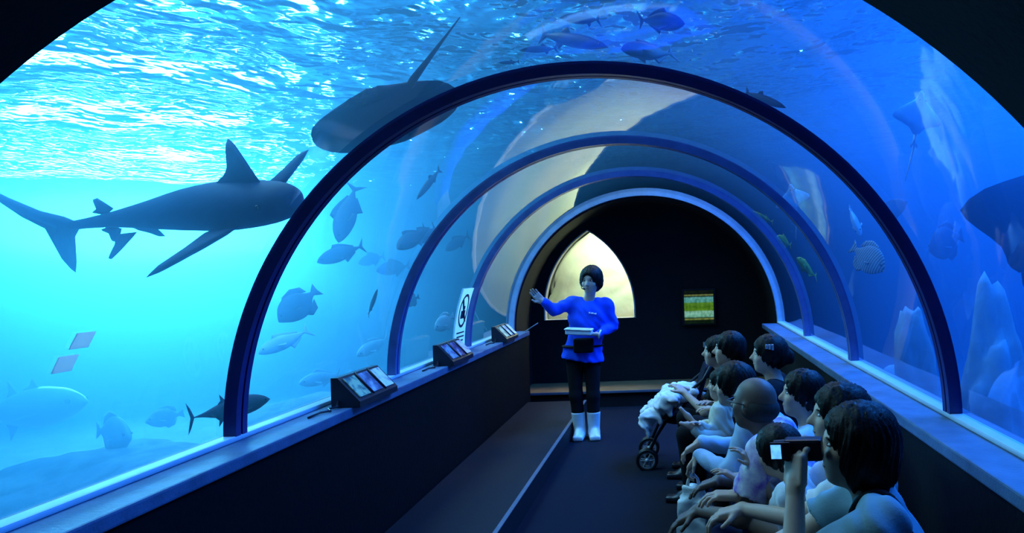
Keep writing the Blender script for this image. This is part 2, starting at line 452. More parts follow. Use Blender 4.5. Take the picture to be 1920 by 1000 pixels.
p0, p1 = at(1284, 608, EB-0.06), at(1337, 544, EB-0.06)
tv = empty('wall_screen', ((p0.x+p1.x)/2, EB, p0.z)); tag(tv, 'small wall screen showing a green and turquoise picture', 'screen')
w_, h_ = (p1.x-p0.x)/2, p1.z-p0.z
box_obj('housing', (-w_-0.025, -0.05, -0.02), (w_+0.025, 0.0, h_+0.02), m_frame, tv, bev=0.006)
box_obj('picture', (-w_, -0.056, 0.0), (w_, -0.05, h_), screen_material(), tv)
m_plate = mat('pale_wall_plate', (0.35, 0.42, 0.42), 0.6)
p0 = at(1326, 647, EB-0.02)
tag(box_obj('wall_plate', (p0.x-0.05, EB-0.02, p0.z-0.03), (p0.x+0.05, EB, p0.z+0.035), m_plate, bev=0.004), 'small pale plate on the wall below the screen', 'plate')
# ---------------------------------------------------------------- sea life
def loft(rings):
    """closed body from rings of equal length (lists of points)"""
    V = [p for r in rings for p in r]; k = len(rings[0]); Fc = []
    for i in range(len(rings)-1):
        for e in range(k): Fc.append((i*k+e, i*k+(e+1) % k, (i+1)*k+(e+1) % k, (i+1)*k+e))
    Fc.append(tuple(reversed(range(k)))); Fc.append(tuple((len(rings)-1)*k+e for e in range(k)))
    return V, Fc

def interp(tab, t):
    for (a, b) in zip(tab, tab[1:]):
        if t <= b[0]:
            q = (t-a[0])/(b[0]-a[0]) if b[0] > a[0] else 0
            q = q*q*(3-2*q) if False else q
            return [a[i]+(b[i]-a[i])*q for i in range(1, len(a))]
    return list(tab[-1][1:])

def smooth_tab(tab, n=22):
    ts = np.array([r[0] for r in tab]); out = []
    for i in range(n+1):
        t = ts[0] + (ts[-1]-ts[0])*(0.5-0.5*math.cos(PI*i/n))
        row = [t]
        for c in range(1, len(tab[0])):
            ys_ = np.array([r[c] for r in tab])
            # Catmull-Rom through the table
            k = min(max(np.searchsorted(ts, t)-1, 0), len(ts)-2)
            h = ts[k+1]-ts[k]; q = (t-ts[k])/h
            m0 = (ys_[k+1]-ys_[max(k-1, 0)])/(ts[k+1]-ts[max(k-1, 0)])*h
            m1 = (ys_[min(k+2, len(ts)-1)]-ys_[k])/(ts[min(k+2, len(ts)-1)]-ts[k])*h
            row.append((2*q**3-3*q*q+1)*ys_[k]+(q**3-2*q*q+q)*m0+(-2*q**3+3*q*q)*ys_[k+1]+(q**3-q*q)*m1)
        out.append(row)
    return out

def body_mesh(name, tab, seg=16, bend=0.0):
    """tab rows: t along the fish from nose 0 to tail 1, top, bottom, half width; nose points to +X"""
    rings = []
    for t, zt, zb, w in smooth_tab(tab):
        c, h = (zt+zb)/2, max((zt-zb)/2, 0.002); w = max(w, 0.0015)
        y0 = bend*t*t
        rings.append([Vector((0.5-t, y0 + w*math.cos(2*PI*k/seg), c + h*math.sin(2*PI*k/seg))) for k in range(seg)])
    V, Fc = loft(rings)
    me = bpy.data.meshes.new(name); me.from_pydata([tuple(v) for v in V], [], Fc); me.update()
    me.polygons.foreach_set('use_smooth', [True]*len(me.polygons)); return me

def fin_mesh(name, poly, th=0.006, M=None):
    """flat fin in local XZ, thickest in the middle; poly is an outline"""
    n = len(poly); cx = sum(p[0] for p in poly)/n; cz = sum(p[1] for p in poly)/n
    V = [Vector((x, 0, z)) for x, z in poly]
    inner = [(cx+(x-cx)*0.72, cz+(z-cz)*0.72) for x, z in poly]
    V += [Vector((x, th, z)) for x, z in inner] + [Vector((x, -th, z)) for x, z in inner]
    Fc = []
    for i in range(n):
        j = (i+1) % n
        Fc += [(i, j, n+j, n+i), (j, i, 2*n+i, 2*n+j)]
    V += [Vector((cx, th, cz)), Vector((cx, -th, cz))]
    for i in range(n):
        j = (i+1) % n
        Fc += [(n+i, n+j, 3*n), (2*n+j, 2*n+i, 3*n+1)]
    if M is not None: V = [M @ v for v in V]
    me = bpy.data.meshes.new(name); me.from_pydata([tuple(v) for v in V], [], Fc); me.update()
    me.polygons.foreach_set('use_smooth', [True]*len(me.polygons)); return me

def eye_mesh(name, r, pos):
    bm = bmesh.new(); bmesh.ops.create_uvsphere(bm, u_segments=10, v_segments=8, radius=r)
    bmesh.ops.translate(bm, vec=pos, verts=bm.verts[:])
    me = bpy.data.meshes.new(name); bm.to_mesh(me); bm.free(); return me

def link(name, me, m, parent):
    me = me
    if not me.materials: me.materials.append(m)
    o = bpy.data.objects.new(name, me); COL.objects.link(o); o.parent = parent
    if me.materials[0] is not m:
        o.material_slots[0].link = 'OBJECT'; o.material_slots[0].material = m
    return o

def basis(root, nose, tail, roll=0.0, up=Vector((0, 0, 1))):
    x = (nose-tail); L = x.length; x.normalize()
    z = (up - x*up.dot(x)).normalized(); z = Matrix.Rotation(roll, 3, x) @ z; y = z.cross(x)
    M = Matrix((x, y, z)).transposed().to_4x4(); M.translation = (nose+tail)/2
    root.matrix_world = M @ Matrix.Scale(L, 4)
    return L

KINDS = {}
def kind(name, tab, fins, eye):
    KINDS[name] = dict(body=body_mesh('body', tab), fins=[(n, fin_mesh(n, p, th, M)) for n, p, th, M in fins],
                       eye=[eye_mesh('eye', eye[0], (eye[1], s*eye[2], eye[3])) for s in (1, -1)])
def side(y, z, s, rx):       # places a paired fin on the flank
    return Matrix.Translation((0, s*y, z)) @ Matrix.Rotation(s*rx, 4, 'X')
fork = [(-0.34, 0.0), (-0.38, 0.03), (-0.50, 0.16), (-0.47, 0.07), (-0.44, 0.0), (-0.47, -0.07), (-0.50, -0.16), (-0.38, -0.03)]
pect = [(0.20, 0), (0.15, -0.02), (0.03, -0.05), (0.05, -0.10), (0.16, -0.05)]
kind('jack', [(0, 0.0, -0.01, 0.006), (0.06, 0.06, -0.055, 0.035), (0.2, 0.125, -0.11, 0.062), (0.4, 0.15, -0.14, 0.07), (0.6, 0.11, -0.11, 0.05), (0.78, 0.045, -0.045, 0.022), (0.88, 0.018, -0.018, 0.01), (0.92, 0.02, -0.02, 0.004)],
     [('tail_fin', fork, 0.006, None),
      ('dorsal_fin', [(0.18, 0.12), (0.12, 0.21), (0.02, 0.20), (-0.12, 0.15), (-0.28, 0.07), (-0.26, 0.045), (-0.05, 0.12)], 0.005, None),
      ('anal_fin', [(-0.02, -0.12), (-0.06, -0.20), (-0.14, -0.15), (-0.28, -0.07), (-0.26, -0.04), (-0.1, -0.09)], 0.005, None),
      ('pectoral_fin', pect, 0.004, side(0.06, -0.02, 1, 0.5)), ('pectoral_fin', pect, 0.004, side(0.06, -0.02, -1, 0.5))],
     (0.016, 0.405, 0.042, 0.02))
kind('deep', [(0, 0.0, -0.02, 0.006), (0.06, 0.09, -0.08, 0.04), (0.2, 0.22, -0.19, 0.07), (0.42, 0.28, -0.26, 0.08), (0.62, 0.22, -0.20, 0.06), (0.78, 0.08, -0.08, 0.03), (0.86, 0.045, -0.045, 0.014), (0.9, 0.045, -0.045, 0.005)],
     [('tail_fin', [(-0.34, 0.04), (-0.42, 0.10), (-0.50, 0.15), (-0.475, 0.0), (-0.50, -0.15), (-0.42, -0.10), (-0.34, -0.04)], 0.006, None),
      ('dorsal_fin', [(0.22, 0.20), (0.12, 0.31), (-0.1, 0.34), (-0.27, 0.25), (-0.30, 0.10), (-0.2, 0.14), (0.05, 0.24)], 0.006, None),
      ('anal_fin', [(0.05, -0.24), (-0.05, -0.33), (-0.22, -0.28), (-0.30, -0.10), (-0.2, -0.14)], 0.006, None),
      ('pectoral_fin', pect, 0.004, side(0.07, -0.02, 1, 0.6)), ('pectoral_fin', pect, 0.004, side(0.07, -0.02, -1, 0.6))],
     (0.02, 0.40, 0.05, 0.05))
kind('slender', [(0, 0.0, -0.008, 0.004), (0.08, 0.03, -0.03, 0.02), (0.25, 0.06, -0.06, 0.04), (0.5, 0.07, -0.07, 0.045), (0.72, 0.05, -0.05, 0.03), (0.86, 0.02, -0.02, 0.012), (0.92, 0.018, -0.018, 0.005)],
     [('tail_fin', [(-0.36, 0.0), (-0.40, 0.03), (-0.50, 0.11), (-0.46, 0.0), (-0.50, -0.11), (-0.40, -0.03)], 0.005, None),
      ('dorsal_fin', [(-0.05, 0.06), (-0.10, 0.12), (-0.16, 0.10), (-0.2, 0.05)], 0.004, None),
      ('anal_fin', [(-0.12, -0.06), (-0.17, -0.11), (-0.22, -0.08), (-0.24, -0.04)], 0.004, None)],
     (0.011, 0.40, 0.022, 0.01))
kind('tuna', [(0, 0.0, -0.008, 0.005), (0.07, 0.055, -0.05, 0.04), (0.22, 0.11, -0.105, 0.085), (0.42, 0.125, -0.125, 0.095), (0.64, 0.085, -0.085, 0.06), (0.82, 0.03, -0.03, 0.022), (0.92, 0.008, -0.008, 0.010), (0.95, 0.006, -0.006, 0.005)],
     [('tail_fin', [(-0.43, 0.0), (-0.445, 0.04), (-0.475, 0.12), (-0.515, 0.19), (-0.485, 0.10), (-0.468, 0.03), (-0.465, 0.0), (-0.468, -0.03), (-0.485, -0.10), (-0.515, -0.19), (-0.475, -0.12), (-0.445, -0.04)], 0.006, None),
      ('dorsal_fin', [(0.14, 0.11), (0.08, 0.19), (0.05, 0.14), (-0.02, 0.12)], 0.005, None),
      ('dorsal_fin', [(-0.05, 0.10), (-0.13, 0.20), (-0.12, 0.12), (-0.16, 0.08)], 0.005, None),
      ('anal_fin', [(-0.08, -0.10), (-0.16, -0.19), (-0.15, -0.11), (-0.19, -0.07)], 0.005, None),
      ('pectoral_fin', [(0.22, 0), (0.16, 0.015), (0.0, -0.04), (0.14, -0.03)], 0.004, side(0.085, -0.03, 1, 0.7)), ('pectoral_fin', [(0.22, 0), (0.16, 0.015), (0.0, -0.04), (0.14, -0.03)], 0.004, side(0.085, -0.03, -1, 0.7))],
     (0.014, 0.41, 0.05, 0.015))

m_eye = mat('fish_eye', (0.01, 0.01, 0.012), 0.2)
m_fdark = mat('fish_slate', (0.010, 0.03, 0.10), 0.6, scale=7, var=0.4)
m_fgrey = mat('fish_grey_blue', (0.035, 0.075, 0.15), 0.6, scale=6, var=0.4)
m_fpale = mat('fish_silver', (0.45, 0.62, 0.68), 0.4, scale=5, var=0.25)
m_fyel = mat('fish_yellow_green', (0.62, 0.62, 0.05), 0.5, scale=8, var=0.5)
def stripe_mat():
    m = bpy.data.materials.new('fish_striped'); m.use_nodes = True; nt = m.node_tree; b = nt.nodes['Principled BSDF']
    tc = node(nt, 'ShaderNodeTexCoord'); wv = node(nt, 'ShaderNodeTexWave', i_Scale=6.0, i_Distortion=2.0)
    wv.wave_type = 'BANDS'; wv.bands_direction = 'X'
    rp = node(nt, 'ShaderNodeValToRGB'); rp.color_ramp.elements[0].color = (0.04, 0.05, 0.06, 1); rp.color_ramp.elements[1].color = (0.40, 0.42, 0.36, 1)
    nt.links.new(tc.outputs['Object'], wv.inputs['Vector']); nt.links.new(wv.outputs['Color'], rp.inputs[0]); nt.links.new(rp.outputs[0], b.inputs['Base Color'])
    return m
m_fstr = stripe_mat()

def fish(k, m, nose, tail, D, label, dD=0.0, roll=0.0, group='fish in the tank'):
    if group == 'fish just under the surface': D *= 0.84
    elif D > 4.2: D = D*1.16
    n, t = at(*nose, D), at(*tail, D+dD)
    root = empty('fish'); basis(root, n, t, roll)
    K = KINDS[k]
    link('body', K['body'], m, root)
    for nm, me in K['fins']: link(nm, me, m, root)
    for me in K['eye']: link('eye', me, m_eye, root)
    tag(root, label, 'fish', group)
    return root

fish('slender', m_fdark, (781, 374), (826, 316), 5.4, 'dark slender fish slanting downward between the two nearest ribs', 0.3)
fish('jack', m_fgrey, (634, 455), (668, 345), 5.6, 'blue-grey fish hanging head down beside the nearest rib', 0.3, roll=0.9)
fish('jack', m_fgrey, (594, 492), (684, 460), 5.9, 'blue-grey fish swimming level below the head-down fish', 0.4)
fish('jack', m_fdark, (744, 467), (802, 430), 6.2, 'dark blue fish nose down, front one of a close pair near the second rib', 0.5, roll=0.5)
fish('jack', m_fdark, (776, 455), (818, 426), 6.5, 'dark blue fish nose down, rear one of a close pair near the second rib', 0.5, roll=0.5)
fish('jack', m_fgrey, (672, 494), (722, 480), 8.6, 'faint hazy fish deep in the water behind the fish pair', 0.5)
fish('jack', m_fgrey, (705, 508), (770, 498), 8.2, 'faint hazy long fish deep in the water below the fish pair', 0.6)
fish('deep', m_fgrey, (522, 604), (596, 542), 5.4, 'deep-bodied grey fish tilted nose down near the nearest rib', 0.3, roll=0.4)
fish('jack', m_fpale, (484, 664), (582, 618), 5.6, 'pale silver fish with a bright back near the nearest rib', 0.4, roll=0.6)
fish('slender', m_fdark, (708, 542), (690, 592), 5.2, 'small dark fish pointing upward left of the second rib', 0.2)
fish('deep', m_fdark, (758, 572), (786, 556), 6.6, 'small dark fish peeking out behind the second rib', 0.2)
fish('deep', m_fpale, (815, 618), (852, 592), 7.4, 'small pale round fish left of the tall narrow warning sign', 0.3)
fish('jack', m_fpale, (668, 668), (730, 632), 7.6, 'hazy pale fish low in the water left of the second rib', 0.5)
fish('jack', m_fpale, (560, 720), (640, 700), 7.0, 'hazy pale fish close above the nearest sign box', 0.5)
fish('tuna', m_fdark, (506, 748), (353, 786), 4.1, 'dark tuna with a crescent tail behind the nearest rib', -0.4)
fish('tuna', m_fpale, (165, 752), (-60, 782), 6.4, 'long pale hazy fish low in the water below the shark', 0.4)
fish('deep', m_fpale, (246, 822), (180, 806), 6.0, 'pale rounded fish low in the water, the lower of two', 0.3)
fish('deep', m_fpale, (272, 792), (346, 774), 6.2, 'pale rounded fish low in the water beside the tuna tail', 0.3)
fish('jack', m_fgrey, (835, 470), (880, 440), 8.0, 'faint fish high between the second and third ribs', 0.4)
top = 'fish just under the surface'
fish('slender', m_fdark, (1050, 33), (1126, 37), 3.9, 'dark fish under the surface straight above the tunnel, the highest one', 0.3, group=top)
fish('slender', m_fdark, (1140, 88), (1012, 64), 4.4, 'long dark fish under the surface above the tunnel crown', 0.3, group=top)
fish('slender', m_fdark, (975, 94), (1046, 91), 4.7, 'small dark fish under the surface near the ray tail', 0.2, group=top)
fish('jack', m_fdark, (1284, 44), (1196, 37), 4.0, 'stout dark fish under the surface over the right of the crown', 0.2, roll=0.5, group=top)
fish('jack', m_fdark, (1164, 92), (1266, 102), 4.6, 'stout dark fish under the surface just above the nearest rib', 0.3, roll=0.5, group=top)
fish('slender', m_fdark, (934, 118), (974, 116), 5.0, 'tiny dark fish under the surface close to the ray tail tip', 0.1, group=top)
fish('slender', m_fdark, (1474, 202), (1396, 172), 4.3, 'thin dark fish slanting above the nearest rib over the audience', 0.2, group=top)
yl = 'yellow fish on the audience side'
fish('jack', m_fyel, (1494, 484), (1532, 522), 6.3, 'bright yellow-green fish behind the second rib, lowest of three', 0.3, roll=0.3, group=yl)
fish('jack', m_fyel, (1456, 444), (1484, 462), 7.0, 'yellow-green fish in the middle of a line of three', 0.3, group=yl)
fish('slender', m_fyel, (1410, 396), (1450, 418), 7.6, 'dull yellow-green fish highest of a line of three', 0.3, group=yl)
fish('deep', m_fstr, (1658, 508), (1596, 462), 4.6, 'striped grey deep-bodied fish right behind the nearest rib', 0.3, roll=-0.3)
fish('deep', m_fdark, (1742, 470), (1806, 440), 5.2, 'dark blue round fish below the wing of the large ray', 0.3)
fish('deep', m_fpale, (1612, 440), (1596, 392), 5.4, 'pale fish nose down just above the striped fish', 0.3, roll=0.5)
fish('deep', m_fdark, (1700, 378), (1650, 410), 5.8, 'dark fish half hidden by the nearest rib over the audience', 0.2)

# the shark
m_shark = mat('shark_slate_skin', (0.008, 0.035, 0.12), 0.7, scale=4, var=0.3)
sn, st = at(552, 372, 3.85), at(130, 424, 4.45)
root = empty('shark'); L = basis(root, sn, st, roll=math.radians(24))
tag(root, 'large dark blue shark cruising on the bright side of the tunnel', 'shark')
tab = [(0, 0.015, -0.03, 0.03), (0.015, 0.040, -0.052, 0.058), (0.06, 0.062, -0.072, 0.085), (0.14, 0.078, -0.082, 0.098), (0.27, 0.092, -0.085, 0.098), (0.42, 0.085, -0.072, 0.08), (0.6, 0.058, -0.050, 0.054), (0.78, 0.034, -0.026, 0.03), (0.92, 0.022, -0.018, 0.018), (1.0, 0.018, -0.018, 0.010)]
tab = [(t, a*0.86, b*0.86, w*0.86) for t, a, b, w in tab]
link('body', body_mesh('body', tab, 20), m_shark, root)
link('dorsal_fin', fin_mesh('dorsal_fin', [(0.40, 0.06), (0.385, 0.11), (0.365, 0.18), (0.35, 0.20), (0.33, 0.185), (0.30, 0.12), (0.26, 0.085), (0.22, 0.07), (0.30, 0.04)], 0.008), m_shark, root)
link('second_dorsal_fin', fin_mesh('second_dorsal_fin', [(-0.25, 0.04), (-0.30, 0.082), (-0.325, 0.078), (-0.33, 0.045), (-0.36, 0.035), (-0.3, 0.02)], 0.005), m_shark, root)
link('anal_fin', fin_mesh('anal_fin', [(-0.26, -0.03), (-0.31, -0.075), (-0.335, -0.07), (-0.33, -0.04), (-0.36, -0.025), (-0.3, -0.015)], 0.005), m_shark, root)
pf = [(0.335, 0.0), (0.285, -0.08), (0.19, -0.20), (0.17, -0.22), (0.165, -0.20), (0.205, -0.09), (0.225, 0.0)]
for s in (1, -1):
    M = Matrix.Translation((0, s*0.07, -0.045 if s < 0 else 0.0)) @ Matrix.Rotation(s*math.radians(74 if s < 0 else 128), 4, 'X')
    link('pectoral_fin', fin_mesh('pectoral_fin', pf if s < 0 else [(0.355, 0.0), (0.385, -0.07), (0.415, -0.14), (0.42, -0.165), (0.395, -0.16), (0.335, -0.08), (0.26, 0.0)], 0.008, M), m_shark, root)
    M = Matrix.Translation((-0.28, s*0.035, -0.045)) @ Matrix.Rotation(s*math.radians(48), 4, 'X') @ Matrix.Scale(0.42, 4)
    link('pelvic_fin', fin_mesh('pelvic_fin', [(0.30, 0.02), (0.2, -0.12), (0.13, -0.2), (0.09, -0.19), (0.1, -0.07), (0.06, 0.02)], 0.012, M), m_shark, root)
tailp = [(-0.46, 0.015), (-0.50, 0.035), (-0.60, 0.065), (-0.72, 0.125), (-0.82, 0.185), (-0.81, 0.15), (-0.72, 0.07), (-0.62, 0.01), (-0.575, -0.01), (-0.585, -0.06), (-0.61, -0.155), (-0.595, -0.17), (-0.56, -0.13), (-0.50, -0.04), (-0.46, -0.015)]
link('tail_fin', fin_mesh('tail_fin', tailp, 0.010), m_shark, root)
for s in (1, -1): link('eye', eye_mesh('eye', 0.008, (0.435, s*0.075, 0.005)), m_eye, root)

# rays: thin lens-shaped discs with wings, tail and pelvic lobes
def ray(name, outline, thick, tail_pts, tail_r, center, wing, nose, span, m, label, lobes=True, wave=0.0, rag=0.0):
    """outline: (half width, x) rows from nose (+x) to rear in units of the span; wing and nose are world directions"""
    wy = Vector(wing).normalized(); nx2 = Vector(nose); nx2 = (nx2 - wy*nx2.dot(wy)).normalized(); up = nx2.cross(wy)
    root = empty(name); M = Matrix((nx2, wy, up)).transposed().to_4x4(); M.translation = center
    root.matrix_world = M @ Matrix.Scale(span, 4)
    rows = smooth_tab([(i/(len(outline)-1), w, x) for i, (w, x) in enumerate(outline)], 26)
    V, Fc, k = [], [], 25
    for sgn in (1, -1):
        for t, w, x in rows:
            w = max(w, 0.002)
            for i in range(k):
                q = -1+2*i/(k-1); y = q*w
                d = math.sqrt(max(0.0, 1-q*q))*min(1.0, math.sin(PI*min(max(t, 0.02), 0.98))*1.6)
                zz = sgn*thick*d*(1.0-0.5*abs(q)) + wave*(abs(y)*2)**2
                xx = x + (rag*mnoise.noise(Vector((y*22, 3.3, 0))) if t > 0.8 else 0)
                V.append((xx, y, zz))
    n = len(rows)
    for s in (0, 1):
        o_ = s*n*k
        for j in range(n-1):
            for i in range(k-1):
                a = o_+j*k+i; f = (a, a+1, a+k+1, a+k); Fc.append(f if s else tuple(reversed(f)))
    mesh_obj('disc', V, Fc, m, root, smooth=True)
    tube('tail', tail_pts, tail_r, m, root, seg=8)
    if lobes:
        for s in (1, -1):
            link('pelvic_fin', fin_mesh('pelvic_fin', [(-0.26, 0.0), (-0.33, 0.03), (-0.40, 0.085), (-0.43, 0.06), (-0.37, 0.0)], 0.008, Matrix.Rotation(-s*PI/2, 4, 'X') @ Matrix.Scale(s, 4, (1, 0, 0)) if False else Matrix.Rotation(-s*PI/2, 4, 'X')), m, root)
    for s in (1, -1): link('eye', eye_mesh('eye', 0.012, (outline[0][1]-0.12, s*0.06, thick*0.9)), m_eye, root)
    tag(root, label, 'ray'); return root
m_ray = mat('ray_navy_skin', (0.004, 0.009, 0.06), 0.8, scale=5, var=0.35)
round_ray = [(0.0, 0.33), (0.24, 0.31), (0.40, 0.23), (0.49, 0.09), (0.495, -0.06), (0.42, -0.22), (0.25, -0.31), (0.08, -0.34), (0.0, -0.34)]
c = at(728, 222, 4.0)
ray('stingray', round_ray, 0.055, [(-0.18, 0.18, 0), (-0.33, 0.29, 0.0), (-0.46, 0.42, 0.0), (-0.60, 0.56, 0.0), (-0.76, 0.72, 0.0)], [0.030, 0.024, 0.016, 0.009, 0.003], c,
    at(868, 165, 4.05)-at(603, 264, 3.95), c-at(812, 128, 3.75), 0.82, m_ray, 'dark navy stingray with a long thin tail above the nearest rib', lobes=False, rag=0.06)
eagle = [(0.0, 0.30), (0.05, 0.27), (0.08, 0.20), (0.22, 0.12), (0.40, 0.03), (0.50, -0.07), (0.36, -0.12), (0.16, -0.17), (0.07, -0.24), (0.0, -0.26)]
c = at(1955, 405, 4.0)
ray('eagle_ray', eagle, 0.05, [(-0.2, 0, 0), (-0.3, -0.06, 0.0), (-0.4, -0.16, 0.01), (-0.46, -0.30, 0.02)], [0.02, 0.012, 0.008, 0.003], c,
    at(1762, 345, 3.75)-c, at(1905, 262, 3.8)-c, 1.30, m_ray, 'large dark ray with pointed wings gliding on the audience side', lobes=False, wave=0.10)
c = at(1722, 215, 4.6)
m_pale_refl = mat('pale_reflection', (0.72, 0.80, 0.82), 0.5, var=0.15)  # pale reflections in the acrylic, built as two small rays
ray('reflection_ray', eagle, 0.045, [(-0.2, 0, 0), (-0.4, 0.0, 0.0), (-0.62, 0.03, 0.0), (-0.85, 0.08, 0.0)], [0.03, 0.016, 0.010, 0.004], c,
    at(1690, 212, 4.5)-at(1755, 225, 4.7), at(1712, 130, 4.5)-c, 0.5, m_pale_refl, 'pale glass reflection shaped as a small ray beside the large dark ray')
c = at(1486, 372, 5.9)
ray('reflection_ray', eagle, 0.045, [(-0.2, 0, 0), (-0.4, 0.0, 0.0), (-0.62, 0.03, 0.0), (-0.85, 0.08, 0.0)], [0.03, 0.016, 0.010, 0.004], c,
    at(1460, 385, 5.8)-at(1520, 365, 6.0), at(1462, 335, 5.8)-c, 0.40, m_pale_refl, 'pale glass reflection shaped as a small ray between the first and second ribs')

# rocks on the floor of the audience-side tank; light streaks shaped as two spires
m_rk = mat('tank_rock_blue_grey', (0.30, 0.36, 0.40), 0.95, scale=5, var=0.5, bump=0.8, bscale=14)
m_rkp = mat('tank_rock_and_streak_pale', (0.36, 0.44, 0.46), 0.9, scale=4, var=0.4, bump=0.6, bscale=12)  # pale rock, and the light streaks shaped as spires
def rock(pos, size, m, label, seed, name='rock'):
    bm = bmesh.new(); bmesh.ops.create_icosphere(bm, subdivisions=4, radius=1.0)
    for v in bm.verts:
        p = v.co.copy(); d = 1 + 0.28*mnoise.noise(p*1.3+Vector((seed, 0, 0))) + 0.14*mnoise.noise(p*3.1+Vector((0, seed, 0))) + 0.06*mnoise.noise(p*7+Vector((0, 0, seed)))
        v.co = Vector((p.x*size[0]*d, p.y*size[1]*d, max(p.z*d, -0.35)*size[2]))
    o = bm_obj(name, bm, m, smooth=True); o.location = pos
    tag(o, label, 'rock', 'rocks in the tank'); return o
for px, py, D, sz, m, lb in [
    (1705, 560, 6.0, (0.20, 0.22, 1.25), m_rkp, 'slim pale light streak shaped as a rock spire below the dark round fish'),
    (1862, 560, 5.2, (0.30, 0.32, 1.35), m_rkp, 'tall pale light streak shaped as a pointed rock spire under the large ray'),
    (1640, 620, 6.4, (0.38, 0.36, 0.85), m_rkp, 'pale craggy rock behind the nearest rib, audience side'),
    (1560, 640, 7.6, (0.7, 0.6, 0.7), m_rk, 'blue-grey rock low behind the second rib, audience side'),
    (1740, 720, 5.1, (0.7, 0.6, 0.65), m_rk, 'broad blue-grey boulder at the foot of the pale spire-shaped light streaks'),
    (1905, 700, 3.9, (0.5, 0.5, 0.7), m_rk, 'rounded blue-grey boulder below the large ray')]:
    p = at(px, py, D); rock((max(p.x, R+0.2+sz[0]*1.3), p.y, TZ0+sz[2]*0.35), sz, m, lb, px*0.13)
for px, py, D, sz, lb in [(260, 850, 7.0, (1.4, 1.0, 0.45), 'broad low rock mound on the sunny side of the tank'), (610, 740, 9.0, (1.0, 1.0, 0.6), 'low hazy rock mound far behind the nearest sign box')]:
    p = at(px, py, D); rock((p.x, p.y, TZ0+sz[2]*0.35), sz, m_rk, lb, px*0.2)
# ---------------------------------------------------------------- sign boxes, stickers, a glass reflection and small fittings
m_box = mat('sign_box_black', (0.02, 0.02, 0.03), 0.35)
def picture_mat(name, c1, c2, c3):
    m = bpy.data.materials.new(name); m.use_nodes = True; nt = m.node_tree; b = nt.nodes['Principled BSDF']; b.inputs['Roughness'].default_value = 0.25
    tc = node(nt, 'ShaderNodeTexCoord'); nz = node(nt, 'ShaderNodeTexNoise', i_Scale=14.0, i_Detail=3.0)
    rp = node(nt, 'ShaderNodeValToRGB'); e = rp.color_ramp.elements
    e[0].position, e[0].color = 0.38, (*c1, 1); e[1].position, e[1].color = 0.62, (*c3, 1); q = e.new(0.5); q.color = (*c2, 1)
    nt.links.new(tc.outputs['Object'], nz.inputs['Vector']); nt.links.new(nz.outputs['Fac'], rp.inputs[0]); nt.links.new(rp.outputs[0], b.inputs['Base Color'])
    return m
pics = [picture_mat('picture_green_fish', (0.03, 0.08, 0.12), (0.10, 0.22, 0.20), (0.50, 0.60, 0.35)),
        picture_mat('picture_blue_fish', (0.10, 0.12, 0.22), (0.25, 0.28, 0.42), (0.45, 0.55, 0.65)),
        picture_mat('picture_pale_fish', (0.35, 0.36, 0.40), (0.80, 0.80, 0.78), (0.95, 0.95, 0.92)),
        picture_mat('picture_pink_fish', (0.40, 0.20, 0.30), (0.70, 0.55, 0.60), (0.85, 0.75, 0.75)),
        picture_mat('picture_violet', (0.05, 0.04, 0.12), (0.14, 0.10, 0.26), (0.20, 0.35, 0.45))]
def sign_box(y0, y1, h, pm, label):
    root = empty('sign_box', (-1.37, (y0+y1)/2, LZ)); tag(root, label, 'sign box', 'slanted sign boxes on the ledge')
    L = y1-y0; hx = 0.085
    # wedge: slanted face towards the walkway
    prof = [(hx, 0.0), (hx, 0.03), (-hx*0.35, h), (-hx*0.75, h), (-hx*0.75, 0.0)]
    bm = bmesh.new()
    a = [bm.verts.new((x, -L/2, z)) for x, z in prof]; b = [bm.verts.new((x, L/2, z)) for x, z in prof]
    for i in range(5): bm.faces.new((a[i], a[(i+1) % 5], b[(i+1) % 5], b[i]))
    bm.faces.new(a); bm.faces.new(list(reversed(b))); bmesh.ops.recalc_face_normals(bm, faces=bm.faces[:])
    bm_obj('housing', bm, m_box, root)
    p0, p1 = Vector((hx, 0, 0.03)), Vector((-hx*0.35, 0, h)); d = (p1-p0); n = Vector((d.z, 0, -d.x)).normalized()
    gap = 0.028; w = (L-gap*4)/3
    for i in range(3):
        ya = -L/2+gap+i*(w+gap)
        q = [p0+d*0.12, p0+d*0.90]
        V = []
        for off in (0.001, 0.007):
            V += [q[0]+n*off+Vector((0, ya, 0)), q[0]+n*off+Vector((0, ya+w, 0)), q[1]+n*off+Vector((0, ya+w, 0)), q[1]+n*off+Vector((0, ya, 0))]
        Fc = [(0, 1, 2, 3), (4, 5, 6, 7), (0, 1, 5, 4), (1, 2, 6, 5), (2, 3, 7, 6), (3, 0, 4, 7)]
        mesh_obj('picture_panel', V, Fc, pics[pm[i]], root)
    for i in (1, 2):
        yb = -L/2+gap*0.5+i*(w+gap)
        tube('divider', [p0+d*0.05+n*0.012+Vector((0, yb, 0)), p0+d*0.97+n*0.012+Vector((0, yb, 0))], 0.006, m_box, root, seg=6)
    tube('cable', [(-0.03, -L/2, 0.035), (-0.02, -L/2-0.03, 0.012), (-0.045, -L/2-0.07, 0.010), (-0.015, -L/2-0.11, 0.008), (-0.05, -L/2-0.15, 0.008), (-0.05, -L/2-0.26, 0.006)], 0.006, m_box, root, seg=6)
    return root
sign_box(3.72, 4.22, 0.155, (0, 1, 2), 'largest slanted sign box with three fish pictures between the two nearest ribs')
sign_box(5.28, 5.80, 0.155, (4, 4, 3), 'slanted sign box with violet and pink pictures beside the tall warning sign')
sign_box(6.95, 7.45, 0.15, (0, 2, 2), 'small-looking slanted sign box next to the dark end of the tunnel')

